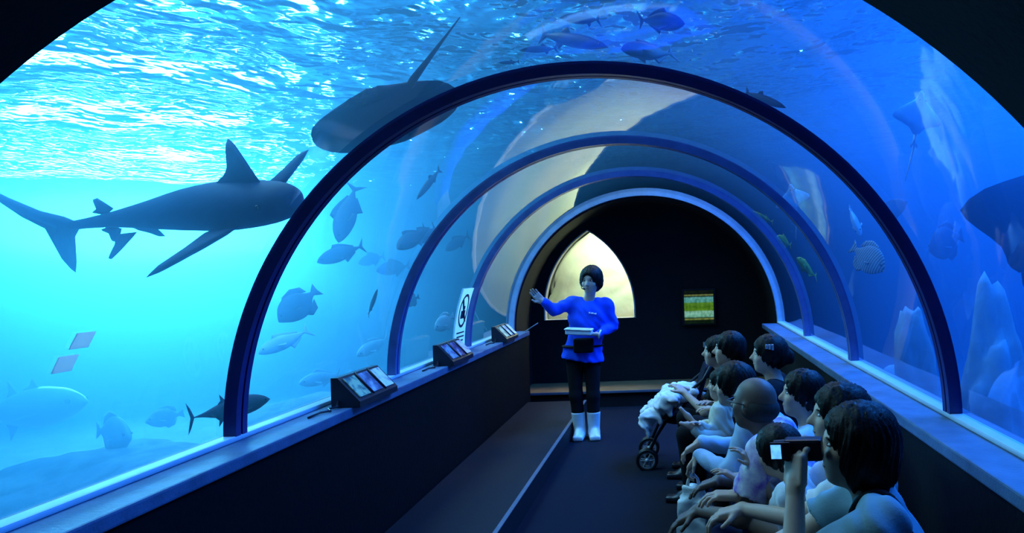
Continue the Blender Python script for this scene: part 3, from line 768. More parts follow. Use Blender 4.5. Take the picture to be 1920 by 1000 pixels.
m_stick_refl = bpy.data.materials.new('white_sticker_and_reflection'); m_stick_refl.use_nodes = True  # serves the warning sign backing and the modelled reflection
nt = m_stick_refl.node_tree; nt.nodes.clear(); out = node(nt, 'ShaderNodeOutputMaterial'); ad = node(nt, 'ShaderNodeMixShader'); ad.inputs[0].default_value = 0.75
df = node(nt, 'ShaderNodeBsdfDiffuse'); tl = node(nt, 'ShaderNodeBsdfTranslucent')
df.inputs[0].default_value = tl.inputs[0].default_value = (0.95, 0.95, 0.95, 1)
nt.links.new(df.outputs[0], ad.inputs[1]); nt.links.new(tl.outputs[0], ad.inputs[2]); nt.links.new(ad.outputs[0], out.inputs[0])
m_ink = mat('sign_ink_navy', (0.01, 0.015, 0.06), 0.5)
def on_arc(y, s, r=R-0.005):           # point on the left pane, s metres up from the ledge along the curve
    a = s/R
    return Vector((-r*math.cos(a), y, LZ+r*math.sin(a)))
def curved_sheet(name, ya, yb, sa, sb, m, parent, r=R-0.005, th=0.003, shear=0.0):
    V, Fc, n = [], [], 10
    for i in range(n+1):
        s_ = sa+(sb-sa)*i/n; dy = shear*(i/n)
        V += [on_arc(ya+dy, s_, r), on_arc(yb+dy, s_, r), on_arc(yb+dy, s_, r-th), on_arc(ya+dy, s_, r-th)]
    for i in range(n):
        for e in range(4): Fc.append((i*4+e, i*4+(e+1) % 4, (i+1)*4+(e+1) % 4, (i+1)*4+e))
    Fc += [(3, 2, 1, 0), tuple(n*4+e for e in range(4))]
    return mesh_obj(name, V, Fc, m, parent)
root = empty('warning_sign'); tag(root, 'tall narrow pale warning sign with a crossed-out symbol beside the third rib', 'sign')
ya, yb = 6.10, 6.40
curved_sheet('backing', ya, yb, 0.02, 0.56, m_stick_refl, root)
yc_, sc_ = (ya+yb)/2, 0.36
def ring_sheet(name, rad, w, m, sy=1.0):
    V, Fc, n = [], [], 36
    for i in range(n):
        a = 2*PI*i/n
        for rr, dp in ((rad-w, 0.012), (rad, 0.012), (rad, 0.009), (rad-w, 0.009)):
            V.append(on_arc(yc_+rr*math.cos(a), sc_+rr*math.sin(a)*sy, R-dp))
    for i in range(n):
        for e in range(4):
            j = (i+1) % n; Fc.append((i*4+e, i*4+(e+1) % 4, j*4+(e+1) % 4, j*4+e))
    return mesh_obj(name, V, Fc, m, root)
ring_sheet('prohibition_ring', 0.12, 0.018, m_ink, 1.25)
tube('slash', [on_arc(yc_-0.08, sc_+0.10, R-0.012), on_arc(yc_, sc_, R-0.012), on_arc(yc_+0.08, sc_-0.10, R-0.012)], 0.008, m_ink, root, seg=6)
curved_sheet('camera_symbol', yc_-0.055, yc_+0.055, sc_-0.07, sc_+0.0, m_ink, root, r=R-0.009)
curved_sheet('camera_symbol_flash', yc_-0.02, yc_+0.03, sc_+0.01, sc_+0.04, m_ink, root, r=R-0.009)
for i in range(3):
    curved_sheet('text_line', ya+0.04+0.01*i, yb-0.05-0.02*(i == 2), 0.16-0.035*i, 0.172-0.035*i, m_ink, root, r=R-0.009)
root = empty('reflection'); tag(root, 'two small white reflections on the glass, modelled as sheets, below the shark tail', 'reflection')  # bright reflection in the pane, modelled as two white sheets
curved_sheet('upper_reflection', 2.155, 2.225, 0.495, 0.545, m_stick_refl, root, shear=0.012)
curved_sheet('lower_reflection', 2.115, 2.185, 0.425, 0.475, m_stick_refl, root, shear=0.012)

# thin rod lying at the far end of the ledge, and a small fitting under the entrance arch
tag(tube('metal_rod', [at(985, 622, 8.0), at(1009, 606, 8.0)], 0.006, m_nose, seg=6), 'thin metal rod standing out at the far end of the ledge', 'rod')
a = math.atan2(EYE-LZ, 1); pxa = at(357, -6, 1.30)
bm = bmesh.new(); bmesh.ops.create_uvsphere(bm, u_segments=14, v_segments=10, radius=0.016)
for v in bm.verts: v.co.x *= 1.3; v.co.z *= 0.9
fx = bm_obj('entrance_fitting', bm, m_black, smooth=True); fx.location = pxa + Vector((0, -0.10, 0.012))
tag(fx, 'small rounded black fitting under the edge of the entrance arch', 'fitting')
dirv = Vector((fx.location.x, 0, fx.location.z-LZ)).normalized()
tube('stem', [(0, 0, 0), dirv*0.05], 0.008, m_black, fx, seg=6)

# low bench along the wall on the audience side
bench = empty('bench', (1.08, 4.0, 0)); tag(bench, 'long low dark bench along the wall under the audience', 'bench')
box_obj('seat_board', (-0.22, -2.55, 0.235), (0.22, 2.2, 0.27), m_box, bench, bev=0.008)
for yq in (-2.4, -1.2, 0.0, 1.1, 2.05): box_obj('leg', (-0.19, yq-0.03, 0.0), (0.20, yq+0.03, 0.235), m_box, bench)
# ---------------------------------------------------------------- people: smooth implicit surfaces meshed with surface nets
def V3(*a): return np.array(a, float)
def nrm(v): return v/max(np.linalg.norm(v), 1e-9)
class Field:
    def __init__(s, lo, hi, h):
        s.lo = np.array(lo, float); s.h = h; s.n = np.maximum(((np.array(hi)-s.lo)/h).astype(int)+2, 4)
        s.D = np.full(s.n, 0.4)
    def block(s, lo, hi, m):
        i0 = np.clip(((lo-m-s.lo)/s.h).astype(int), 0, s.n); i1 = np.clip(((hi+m-s.lo)/s.h).astype(int)+2, 0, s.n)
        if np.any(i1 <= i0): return None, None
        ax = [s.lo[k]+s.h*np.arange(i0[k], i1[k]) for k in range(3)]
        P = np.stack(np.meshgrid(*ax, indexing='ij'), -1)
        return tuple(slice(a, b) for a, b in zip(i0, i1)), P
    def put(s, sl, d, k, op):
        A = s.D[sl]
        if op == 'add':
            hh = np.clip(0.5+0.5*(A-d)/k, 0, 1); s.D[sl] = A+(d-A)*hh-k*hh*(1-hh)
        elif op == 'sub':
            hh = np.clip(0.5-0.5*(A+d)/k, 0, 1); s.D[sl] = A+(-d-A)*hh+k*hh*(1-hh)
        elif op == 'int':
            s.D[sl] = np.maximum(A, d)
    def cap(s, a, b, ra, rb, k=0.02, op='add'):
        a, b = np.asarray(a, float), np.asarray(b, float); r = max(ra, rb)
        sl, P = s.block(np.minimum(a, b)-r, np.maximum(a, b)+r, k+0.035)
        if sl is None: return
        ab = b-a; t = np.clip(((P-a)@ab)/max(ab@ab, 1e-9), 0, 1)
        d = np.linalg.norm(P-a-t[..., None]*ab, axis=-1)-(ra+(rb-ra)*t); s.put(sl, d, k, op)
    def ell(s, c, r, M=None, k=0.02, op='add'):
        c = np.asarray(c, float); r = np.asarray(r, float)
        R_ = r.max(); sl, P = s.block(c-R_, c+R_, k+0.035)
        if sl is None: return
        q = P-c
        if M is not None: q = q@M
        k0 = np.linalg.norm(q/r, axis=-1); k1 = np.linalg.norm(q/(r*r), axis=-1)
        s.put(sl, k0*(k0-1)/np.maximum(k1, 1e-6), k, op)
    def rbox(s, c, hf, M, rr, k=0.01, op='add'):
        c = np.asarray(c, float); R_ = np.linalg.norm(hf)+rr; sl, P = s.block(c-R_, c+R_, k+0.02)
        if sl is None: return
        q = np.abs((P-c)@M)-np.asarray(hf); d = np.linalg.norm(np.maximum(q, 0), axis=-1)+np.minimum(q.max(-1), 0)-rr
        s.put(sl, d, k, op)
    def plane(s, p, n):            # keep the side the normal points away from
        sl, P = s.block(s.lo, s.lo+s.h*s.n, 0); s.put(sl, (P-np.asarray(p))@nrm(np.asarray(n, float)), 0, 'int')
    def mesh(s):
        D = s.D; sg = D < 0
        c = [sg[i:sg.shape[0]-1+i, j:sg.shape[1]-1+j, k:sg.shape[2]-1+k] for i in (0, 1) for j in (0, 1) for k in (0, 1)]
        cnt = sum(x.astype(np.int8) for x in c); act = (cnt > 0) & (cnt < 8); idx = np.argwhere(act)
        if len(idx) == 0: return np.zeros((0, 3)), []
        vid = -np.ones(act.shape, np.int64); vid[act] = np.arange(len(idx))
        cr = np.array([(i, j, k) for i in (0, 1) for j in (0, 1) for k in (0, 1)])
        val = np.stack([D[idx[:, 0]+a, idx[:, 1]+b, idx[:, 2]+c_] for a, b, c_ in cr], 1)
        acc = np.zeros((len(idx), 3)); num = np.zeros(len(idx))
        for p in range(8):
            for q in range(p+1, 8):
                if np.abs(cr[p]-cr[q]).sum() != 1: continue
                a, b = val[:, p], val[:, q]; x = (a < 0) != (b < 0); t = np.where(x, a/np.where(a == b, 1, a-b), 0)
                acc += np.where(x[:, None], cr[p]+t[:, None]*(cr[q]-cr[p]), 0); num += x
        Vt = s.lo+s.h*(idx+acc/num[:, None]); F_ = []
        for ax in range(3):
            o1, o2 = [(1, 2), (2, 0), (0, 1)][ax]
            A = np.take(sg, range(sg.shape[ax]-1), ax); B = np.take(sg, range(1, sg.shape[ax]), ax)
            e = np.argwhere(A != B); 
            e = e[(e[:, o1] > 0) & (e[:, o2] > 0) & (e[:, o1] < sg.shape[o1]-1) & (e[:, o2] < sg.shape[o2]-1)]
            if len(e) == 0: continue
            def cell(d1, d2):
                f = e.copy(); f[:, o1] -= d1; f[:, o2] -= d2; return vid[f[:, 0], f[:, 1], f[:, 2]]
            qd = np.stack([cell(1, 1), cell(0, 1), cell(0, 0), cell(1, 0)], 1)
            fl = ~sg[e[:, 0], e[:, 1], e[:, 2]]; qd[fl] = qd[fl][:, ::-1]; F_.append(qd[(qd >= 0).all(1)])
        return Vt, np.concatenate(F_)

def sdf_obj(name, parts, m, parent, relax=1):
    Vs, Fs, o_ = [], [], 0
    for fld in parts:
        v, f = fld.mesh()
        if len(v) == 0: continue
        Vs.append(v); Fs.append(np.asarray(f)+o_); o_ += len(v)
    V = np.concatenate(Vs); Fq = np.concatenate(Fs)
    for _ in range(relax):           # light Laplacian smoothing takes off the grid steps
        acc = np.zeros_like(V); num = np.zeros(len(V))
        for a, b in ((0, 1), (1, 2), (2, 3), (3, 0)):
            np.add.at(acc, Fq[:, a], V[Fq[:, b]]); np.add.at(num, Fq[:, a], 1)
            np.add.at(acc, Fq[:, b], V[Fq[:, a]]); np.add.at(num, Fq[:, b], 1)
        V = V*0.45+0.55*acc/np.maximum(num, 1)[:, None]
    me = bpy.data.meshes.new(name); me.vertices.add(len(V)); me.vertices.foreach_set('co', V.ravel())
    me.loops.add(4*len(Fq)); me.loops.foreach_set('vertex_index', Fq.ravel().astype(np.int32))
    me.polygons.add(len(Fq)); me.polygons.foreach_set('loop_start', np.arange(0, 4*len(Fq), 4, dtype=np.int32)); me.polygons.foreach_set('loop_total', np.full(len(Fq), 4, np.int32))
    me.update(calc_edges=True); me.validate()
    me.polygons.foreach_set('use_smooth', np.ones(len(me.polygons), bool)); me.materials.append(m)
    o = bpy.data.objects.new(name, me); COL.objects.link(o); o.parent = parent
    o.matrix_parent_inverse = Matrix.Translation(-Vector(parent.location))
    return o

def frame(f, up):
    f = nrm(f); r = nrm(np.cross(f, up)); u = np.cross(r, f); return r, f, u
def ik(a, c, l1, l2, pole):
    """elbow position for a two-bone limb from a to c bending towards pole"""
    d = c-a; L = np.linalg.norm(d); mx_ = (l1+l2)*0.995
    if L > mx_: c = a+d/L*mx_; d = c-a; L = mx_
    x = (l1*l1-l2*l2+L*L)/(2*L); h_ = math.sqrt(max(l1*l1-x*x, 0)); n_ = d/L
    p = np.asarray(pole, float); p = nrm(p-n_*(p@n_)); return a+n_*x+p*h_, c

def hand_field(w, d, pn, s, side, curl, spread=0.10, h=0.0042, fa=None):
    """palm, four bent fingers of unequal length and a thumb off the side of the palm"""
    d = nrm(d); pn = nrm(pn-d*(pn@d)); wd = np.cross(d, pn)*side          # wd points to the thumb side
    fl = Field(w-0.24*s, w+0.24*s, h); M = np.stack([d, wd, pn], 1)
    fa = d if fa is None else nrm(fa)
    fl.cap(w-fa*0.05*s, w, 0.0262*s, 0.025*s, 0.012); fl.cap(w, w+d*0.02*s, 0.0245*s, 0.023*s, 0.012)
    fl.rbox(w+d*0.05*s, V3(0.036, 0.030, 0.006)*s, M, 0.008*s, 0.012)
    for off, ln, dr in ((0.030, 0.074, 0.088), (0.010, 0.084, 0.092), (-0.010, 0.077, 0.089), (-0.029, 0.058, 0.082)):
        p = w+d*dr*s+wd*off*s; a = 0.0
        di = nrm(d+wd*off*spread*12); r_ = 0.0088*s
        for q, (fr_, cu) in enumerate(((0.42, 0.5), (0.32, 1.0), (0.26, 0.7))):
            a += curl*cu; dd = di*math.cos(a)+pn*math.sin(a); e = p+dd*ln*fr_*s
            fl.cap(p, e, r_, r_*0.90, 0.004); p = e; r_ *= 0.92
    p = w+d*0.022*s+wd*0.026*s; t1 = nrm(d*0.75+wd*0.7+pn*0.35*(0.4+curl)); e = p+t1*0.045*s; fl.cap(p, e, 0.0125*s, 0.0105*s, 0.008)
    t2 = nrm(d*0.95+wd*0.25+pn*0.5*(0.3+curl)); fl.cap(e, e+t2*0.034*s, 0.0100*s, 0.0085*s, 0.004)
    return fl

def head_prims(fl, c, r, f, u, s, ear=True):
    M = np.stack([r, f, u], 1); L = lambda x, y, z: c+(r*x+f*y+u*z)*s
    fl.ell(L(0, -0.012, 0.030), V3(0.074, 0.094, 0.084)*s, M, 0.02)
    fl.ell(L(0, 0.022, -0.035), V3(0.060, 0.066, 0.072)*s, M, 0.03)
    fl.ell(L(0, 0.050, -0.085), V3(0.030, 0.030, 0.022)*s, M, 0.025)          # chin
    for q in (-1, 1):
        fl.ell(L(q*0.036, 0.058, -0.022), V3(0.024, 0.020, 0.022)*s, M, 0.02)  # cheeks
        fl.ell(L(q*0.030, 0.083, 0.012), V3(0.015, 0.010, 0.009)*s, M, 0.012, 'sub')
        if ear: fl.ell(L(q*0.076, -0.010, -0.008), V3(0.009, 0.019, 0.031)*s, M, 0.006)
    fl.ell(L(0, 0.072, 0.028), V3(0.046, 0.014, 0.010)*s, M, 0.015)            # brow
    fl.cap(L(0, 0.082, 0.012), L(0, 0.106, -0.022), 0.008*s, 0.0125*s, 0.010)  # nose
    fl.ell(L(0, 0.090, -0.026), V3(0.018, 0.012, 0.009)*s, M, 0.006)
    fl.ell(L(0, 0.080, -0.050), V3(0.022, 0.011, 0.006)*s, M, 0.005)           # lips
    fl.ell(L(0, 0.078, -0.062), V3(0.019, 0.011, 0.007)*s, M, 0.005)

def hair_obj(root, m, c, r, f, u, s, style, h):
    M = np.stack([r, f, u], 1); L = lambda x, y, z: c+(r*x+f*y+u*z)*s
    fl = Field(c-0.26*s, c+0.26*s, h)
    fl.ell(L(0, -0.014, 0.036), V3(0.086, 0.106, 0.094)*s, M, 0.02)
    if style == 'short':
        fl.ell(L(0, -0.045, -0.015), V3(0.080, 0.070, 0.075)*s, M, 0.03)
        for q in (-1, 1): fl.ell(L(q*0.068, 0.004, 0.012), V3(0.016, 0.030, 0.045)*s, M, 0.02)
    if style == 'mop':
        fl.ell(L(0, -0.02, 0.03), V3(0.088, 0.107, 0.098)*s, M, 0.03)
        fl.ell(L(0, -0.045, -0.02), V3(0.086, 0.072, 0.080)*s, M, 0.03)
        for q in (-1, 1): fl.ell(L(q*0.074, 0.008, 0.0), V3(0.015, 0.034, 0.052)*s, M, 0.02)
    if style == 'bob':
        fl.ell(L(0, -0.035, -0.035), V3(0.092, 0.085, 0.100)*s, M, 0.04)
        for q in (-1, 1): fl.ell(L(q*0.074, 0.005, -0.02), V3(0.022, 0.042, 0.085)*s, M, 0.02)
    if style == 'tied':
        fl.ell(L(0, -0.03, 0.0), V3(0.084, 0.09, 0.09)*s, M, 0.03)
        fl.ell(L(0, -0.125, -0.01), V3(0.036, 0.04, 0.045)*s, M, 0.02)
    fl.ell(L(0, 0.112, -0.045 if style != 'mop' else -0.042), V3(0.066, 0.070, 0.112)*s, M, 0.012, 'sub')
    fl.ell(L(0, 0.10, -0.10), V3(0.08, 0.09, 0.08)*s, M, 0.012, 'sub')
    o = sdf_obj('hair', [fl], m, root)
    me = o.data      # strand relief
    co = np.zeros(len(me.vertices)*3); me.vertices.foreach_get('co', co); co = co.reshape(-1, 3); rel = (co-c)/s
    ang = np.arctan2(rel@r, rel@f); dsp = 0.004*np.sin(ang*34+3*np.sin(rel@u*30))+0.006*np.sin(ang*11+1.7+4*np.sin(rel@u*11))*np.clip(0.6-(rel@u)*5, 0.2, 1.2)
    co = co+ (rel/np.maximum(np.linalg.norm(rel, axis=1), 1e-6)[:, None])*dsp[:, None]*s
    me.vertices.foreach_set('co', co.ravel()); me.update(); return o

def add_part_sphere(name, c, rad, m, root, M=None, seg=10, free=False):
    bm = bmesh.new(); bmesh.ops.create_uvsphere(bm, u_segments=seg, v_segments=8, radius=1.0)
    for v in bm.verts:
        q = np.array(v.co)*np.asarray(rad)
        v.co = Vector((M@q if M is not None else q)+c)
    o = bm_obj(name, bm, m, root, smooth=True)
    if not free: o.matrix_parent_inverse = Matrix.Translation(-Vector(root.location))
    return o

m_skin = mat('skin', (0.62, 0.40, 0.30), 0.5, scale=20, var=0.12)
m_skin2 = mat('skin_shaded', (0.20, 0.12, 0.09), 0.5, scale=20, var=0.12)  # skin darkened for the shadow on the balding head and its shaved hair
m_hair = mat('black_hair', (0.004, 0.0035, 0.004), 0.5, scale=60, var=0.4, spec=0.22, bump=0.15, bscale=160)
m_white_eye = mat('eye_white', (0.75, 0.75, 0.75), 0.3)
m_iris = mat('eye_dark', (0.01, 0.008, 0.008), 0.2)
m_lip = mat('lips', (0.40, 0.22, 0.18), 0.5)
def cloth(name, col, var=0.15, col2=None, scale=9): return mat('cloth_'+name, col, 0.85, spec=0.15, var=var, col2=col2, scale=scale, bump=0.12, bscale=150)

def person(J, head_f, s=1.0, skin=None, hair='short', top=None, sleeve='short', pants=None, leg='long', shoes=None, h=0.009, label='', group=None,
           hands=None, torso_w=1.0, bald=False, hand_res=0.0045, head_s=None, hair_mat=None, feet_bare=False, up_head=None, hem=0.02, loose=0.008):
    """J: joints (numpy): head, neck, chest, pelvis, shL shR elL elR wrL wrR hipL hipR knL knR anL anR toeL toeR; R/L are the person's own sides"""
    skin = skin or m_skin; hs = head_s or s
    base = Vector((float(J['pelvis'][0]), float(J['pelvis'][1]), 0.0))
    root = empty('person', base); tag(root, label, 'person', group)
    allp = np.stack([v for v in J.values()]); lo, hi = allp.min(0)-0.20, allp.max(0)+0.20; hi[2] += 0.05
    hr, hf_, hu = frame(np.asarray(head_f, float), up_head if up_head is not None else V3(0, 0, 1))
    sp_u = nrm(J['neck']-J['pelvis']); sh = nrm(J['shR']-J['shL']); fw = nrm(np.cross(sp_u, sh)); sh = np.cross(fw, sp_u)
    MT = np.stack([sh, fw, sp_u], 1); w = torso_w*s
    def torso(fl, g, k=0.05):
        fl.ell(J['chest'], V3(0.165*w+g, 0.108*s+g, 0.175*s+g), MT, k)
        mid = (J['chest']+J['pelvis'])/2; fl.ell(mid, V3(0.138*w+g, 0.100*s+g, 0.17*s+g), MT, k)
        fl.ell(J['pelvis'], V3(0.160*w+g, 0.118*s+g, 0.125*s+g), MT, k)
        for a in ('L', 'R'): fl.cap(J['neck']-sp_u*0.055*s, J['sh'+a], 0.045*s+g, 0.056*s+g, 0.04)
    # skin: one continuous figure
    b = Field(lo, hi, h)
    torso(b, -0.012)
    b.cap(J['neck']-sp_u*0.05*s, J['head']-hu*0.055*s-hf_*0.012*s, 0.056*s, 0.050*s, 0.03)
    head_prims(b, J['head'], hr, hf_, hu, hs)
    for a in ('L', 'R'):
        b.cap(J['sh'+a], J['el'+a], 0.046*s, 0.037*s, 0.03); b.cap(J['el'+a], J['wr'+a], 0.037*s, 0.025*s, 0.015)
        b.cap(J['hip'+a], J['kn'+a], 0.070*s, 0.050*s, 0.04); b.cap(J['kn'+a], J['an'+a], 0.050*s, 0.033*s, 0.02)
        mid = J['kn'+a]*0.68+J['an'+a]*0.32; bk = nrm(np.cross(J['an'+a]-J['kn'+a], sh)); fd = J['toe'+a]-J['an'+a]
        b.ell(mid-nrm(fd)*0.012*s, V3(0.046, 0.046, 0.10)*s, None, 0.03)
        if feet_bare: b.cap(J['an'+a]+V3(0, 0, -0.02)*s, J['toe'+a], 0.032*s, 0.024*s, 0.02)
    flds = [b]
    for a, sd in (('L', 1), ('R', -1)):
        hd = (hands or {}).get(a, {})
        d = np.asarray(hd.get('dir', nrm(J['wr'+a]-J['el'+a])), float); pn = np.asarray(hd.get('palm', V3(0, 0, -1)), float)
        flds.append(hand_field(J['wr'+a], d, pn, s, sd*hd.get('flip', 1), hd.get('curl', 0.35), h=hand_res, fa=J['wr'+a]-J['el'+a]))
    sdf_obj('body', flds, skin, root)
    L = lambda x, y, z: J['head']+(hr*x+hf_*y+hu*z)*hs
    MH = np.stack([hr, hf_, hu], 1)
    for q in (-1, 1):
        ey = add_part_sphere('eye', L(q*0.030, 0.0725, 0.010), V3(0.0125, 0.008, 0.006)*hs, m_white_eye, root, MH)
        add_part_sphere('iris', L(q*0.029, 0.0780, 0.010), V3(0.006, 0.0035, 0.0056)*hs, m_iris, ey, MH, free=True)
        add_part_sphere('eyebrow', L(q*0.031, 0.0790, 0.029), V3(0.017, 0.006, 0.0030)*hs, m_hair, root, MH)
    add_part_sphere('lips', L(0, 0.0850, -0.055), V3(0.018, 0.006, 0.006)*hs, m_lip, root, MH)
    if not bald: hair_obj(root, hair_mat or m_hair, J['head'], hr, hf_, hu, hs, hair, min(h, 0.009))
    # shirt
    if top is not None:
        t = Field(lo, hi, h)
        torso(t, loose)
        if loose > 0.01: t.ell(J['pelvis']-sp_u*0.07*s, V3(0.172*w+loose, 0.120*s+loose, 0.14*s), MT, 0.03)
        fr_ = {'short': 0.72, 'long': 1.0, 'none': 0.0}[sleeve]
        for a in ('L', 'R'):
            if fr_ >= 1:
                t.cap(J['sh'+a], J['el'+a], 0.066*s, 0.056*s, 0.04); e = J['el'+a]+(J['wr'+a]-J['el'+a])*0.93
                t.cap(J['el'+a], e, 0.056*s, 0.040*s, 0.02)
            elif fr_ > 0:
                e = J['sh'+a]+(J['el'+a]-J['sh'+a])*fr_; t.cap(J['sh'+a], e, 0.067*s, 0.068*s, 0.04)
                d = nrm(J['el'+a]-J['sh'+a]); t.cap(e+d*0.066*s, e+d*0.10*s, 0.10*s, 0.10*s, 0.004, 'sub')
        t.ell(J['neck']+sp_u*0.035*s+fw*0.02*s, V3(0.066, 0.072, 0.07)*s, MT, 0.01, 'sub')
        sl, P = t.block(t.lo, t.lo+t.h*t.n, 0); z = (P-J['pelvis'])@sp_u
        # hem: cut the torso below the pelvis, but leave sleeves alone
        near = np.linalg.norm((P-J['pelvis'])-z[..., None]*sp_u, axis=-1) < 0.30*s
        wr = np.ones(near.shape, bool)
        if sleeve == 'long':
            for a in ('L', 'R'):
                ab = J['wr'+a]-J['el'+a]; tt = np.clip(((P-J['el'+a])@ab)/max(ab@ab, 1e-9), 0, 1); wr &= np.linalg.norm(P-J['el'+a]-tt[..., None]*ab, axis=-1) > 0.075*s
        cut = np.where(near & wr, -(z+(0.11-hem)*s), -1.0); t.D[sl] = np.maximum(t.D[sl], cut)
        # soft creases
        q = P@V3(31, 17, 9); t.D[sl] += 0.0045*np.sin(P@V3(22, 9, 30)+2*np.sin(P@V3(7, 12, -9)))+0.0035*np.sin(P@V3(52, 24, 44)/s+3*np.sin(P@V3(17, -24, 11)/s))
        sdf_obj('shirt', [t], top, root)
    if pants is not None:
        p = Field(lo, hi, h); p.ell(J['pelvis'], V3(0.165*w+0.002, 0.125*s+0.002, 0.12*s), MT, 0.03)
        for a in ('L', 'R'):
            p.cap(J['hip'+a], J['kn'+a], 0.086*s, 0.064*s, 0.03)
            if leg == 'long': p.cap(J['kn'+a], J['kn'+a]+(J['an'+a]-J['kn'+a])*0.92, 0.070*s, 0.054*s, 0.03)
            elif leg == 'calf': p.cap(J['kn'+a], J['kn'+a]+(J['an'+a]-J['kn'+a])*0.5, 0.064*s, 0.062*s, 0.03)
            elif leg == 'short':
                d = nrm(J['kn'+a]-J['hip'+a]); e = J['hip'+a]+(J['kn'+a]-J['hip'+a])*0.72; p.cap(e+d*0.10*s, e+d*0.3*s, 0.12*s, 0.12*s, 0.004, 'sub')
        p.ell(J['pelvis']+sp_u*0.16*s, V3(0.3, 0.3, 0.09)*s, MT, 0.004, 'sub')
        sdf_obj('trousers', [p], pants, root)
    if shoes is not None:
        for a in ('L', 'R'):
            fd = nrm((J['toe'+a]-J['an'+a])*V3(1, 1, 0)); z0 = 0.0 if J['an'+a][2] < 0.2 else J['toe'+a][2]-0.03
            an = J['an'+a].copy(); f_ = Field(an-0.3*s, an+0.3*s, h*0.8); rr, ff, uu = frame(fd, V3(0, 0, 1)); M = np.stack([rr, ff, uu], 1)
            gp = V3(an[0], an[1], z0)
            f_.rbox(gp+ff*0.06*s+uu*0.022*s, V3(0.030, 0.105, 0.008)*s, M, 0.014*s, 0.02); f_.ell(gp+ff*0.02*s+uu*0.045*s, V3(0.042, 0.085, 0.045)*s, M, 0.03)
            f_.plane(gp, V3(0, 0, -1)); sdf_obj('shoe', [f_], shoes, root)
    return root

def seated(head, yaw, lean, s=1.0, seat_z=0.27, knee_fwd=0.40, knee_z=None, spread=0.10, hand_tgt=None, face_yaw=None, face_pitch=0.0, foot_fwd=0.0, elbow_pole=None, twist=0.0, nk=0.14):
    """joints of a seated figure from its head position; yaw in degrees (180 faces -X), lean in degrees forward"""
    y = math.radians(yaw); f = V3(math.cos(y), math.sin(y), 0); r = V3(f[1], -f[0], 0); u = V3(0, 0, 1)      # r = own right
    ln = math.radians(lean); su = u*math.cos(ln)+f*math.sin(ln); J = {}
    head = np.array(head, float); J['head'] = head; J['neck'] = head-su*nk*s-f*0.02*s; J['chest'] = head-su*0.33*s-f*0.03*s
    J['pelvis'] = head-su*0.655*s-f*0.03*s
    zp = seat_z+0.12*s
    dz = J['pelvis'][2]-zp; J['pelvis'] = J['pelvis'].copy(); J['pelvis'][2] = zp
    ch = J['chest'].copy(); ch[2] = (J['neck'][2]*0.62+zp*0.38); J['chest'] = ch
    tw = math.radians(twist); rt = r*math.cos(tw)+f*math.sin(tw)
    for a, q in (('R', 1), ('L', -1)):
        J['sh'+a] = J['neck']-su*0.06*s+rt*q*0.175*s
        J['hip'+a] = J['pelvis']+r*q*0.09*s-u*0.015*s+f*0.02*s
        kz = knee_z if knee_z is not None else 0.46*s
        J['kn'+a] = J['pelvis']*V3(1, 1, 0)+f*knee_fwd*s+r*q*(0.09*s+spread*0.5)+u*kz
        J['an'+a] = J['kn'+a]*V3(1, 1, 0)+f*(foot_fwd-0.02)*s+r*q*0.0+u*0.085*s
        J['toe'+a] = J['an'+a]+f*0.15*s-u*0.05*s
        tg = (hand_tgt or {}).get(a)
        tg = J['kn'+a]+u*0.075*s-f*0.06*s if tg is None else np.array(tg, float)
        pole = (elbow_pole or {}).get(a, r*q*0.6-u*1.0-f*0.3)
        J['el'+a], J['wr'+a] = ik(J['sh'+a], tg, 0.27*s, 0.245*s, pole)
    fy = math.radians(face_yaw if face_yaw is not None else yaw); fp = math.radians(face_pitch)
    return J, V3(math.cos(fy)*math.cos(fp), math.sin(fy)*math.cos(fp), math.sin(fp))
A3 = lambda px, py, D: np.array(at(px, py, D))

def strap_obj(J, s, t, m, root, h):
    """shoulder strap: a thin slab of the inflated shirt surface between neck and left shoulder"""
    sp_u = nrm(J['neck']-J['pelvis']); sh = nrm(J['shR']-J['shL']); fw = nrm(np.cross(sp_u, sh)); sh = np.cross(fw, sp_u); MT = np.stack([sh, fw, sp_u], 1); g = 0.019
    pts = np.stack([J['neck'], J['shL'], J['shR'], J['pelvis']]); fl = Field(pts.min(0)-0.24, pts.max(0)+0.24, h)
    fl.ell(J['chest'], V3(0.165*s+g, 0.108*s+g, 0.175*s+g), MT, 0.05); fl.ell((J['chest']+J['pelvis'])/2, V3(0.138*s+g, 0.100*s+g, 0.17*s+g), MT, 0.05)
    for a in ('L', 'R'): fl.cap(J['neck']-sp_u*0.055*s, J['sh'+a], 0.045*s+g, 0.056*s+g, 0.04)
    fl.cap(J['shL'], J['elL'], 0.067*s+g*0.6, 0.05*s, 0.04)
    sl, P = fl.block(fl.lo, fl.lo+fl.h*fl.n, 0); c = J['neck']*(1-t)+J['shL']*t
    lat = (P-c)@sh + 0.25*((P-c)@sp_u)*np.where((P-c)@fw < 0, -1, 0.2)
    fl.D[sl] = np.maximum(np.maximum(fl.D[sl], np.abs(lat)-0.019), -((P-J['pelvis'])@sp_u)+0.05)
    return sdf_obj('bag_strap', [fl], m, root)
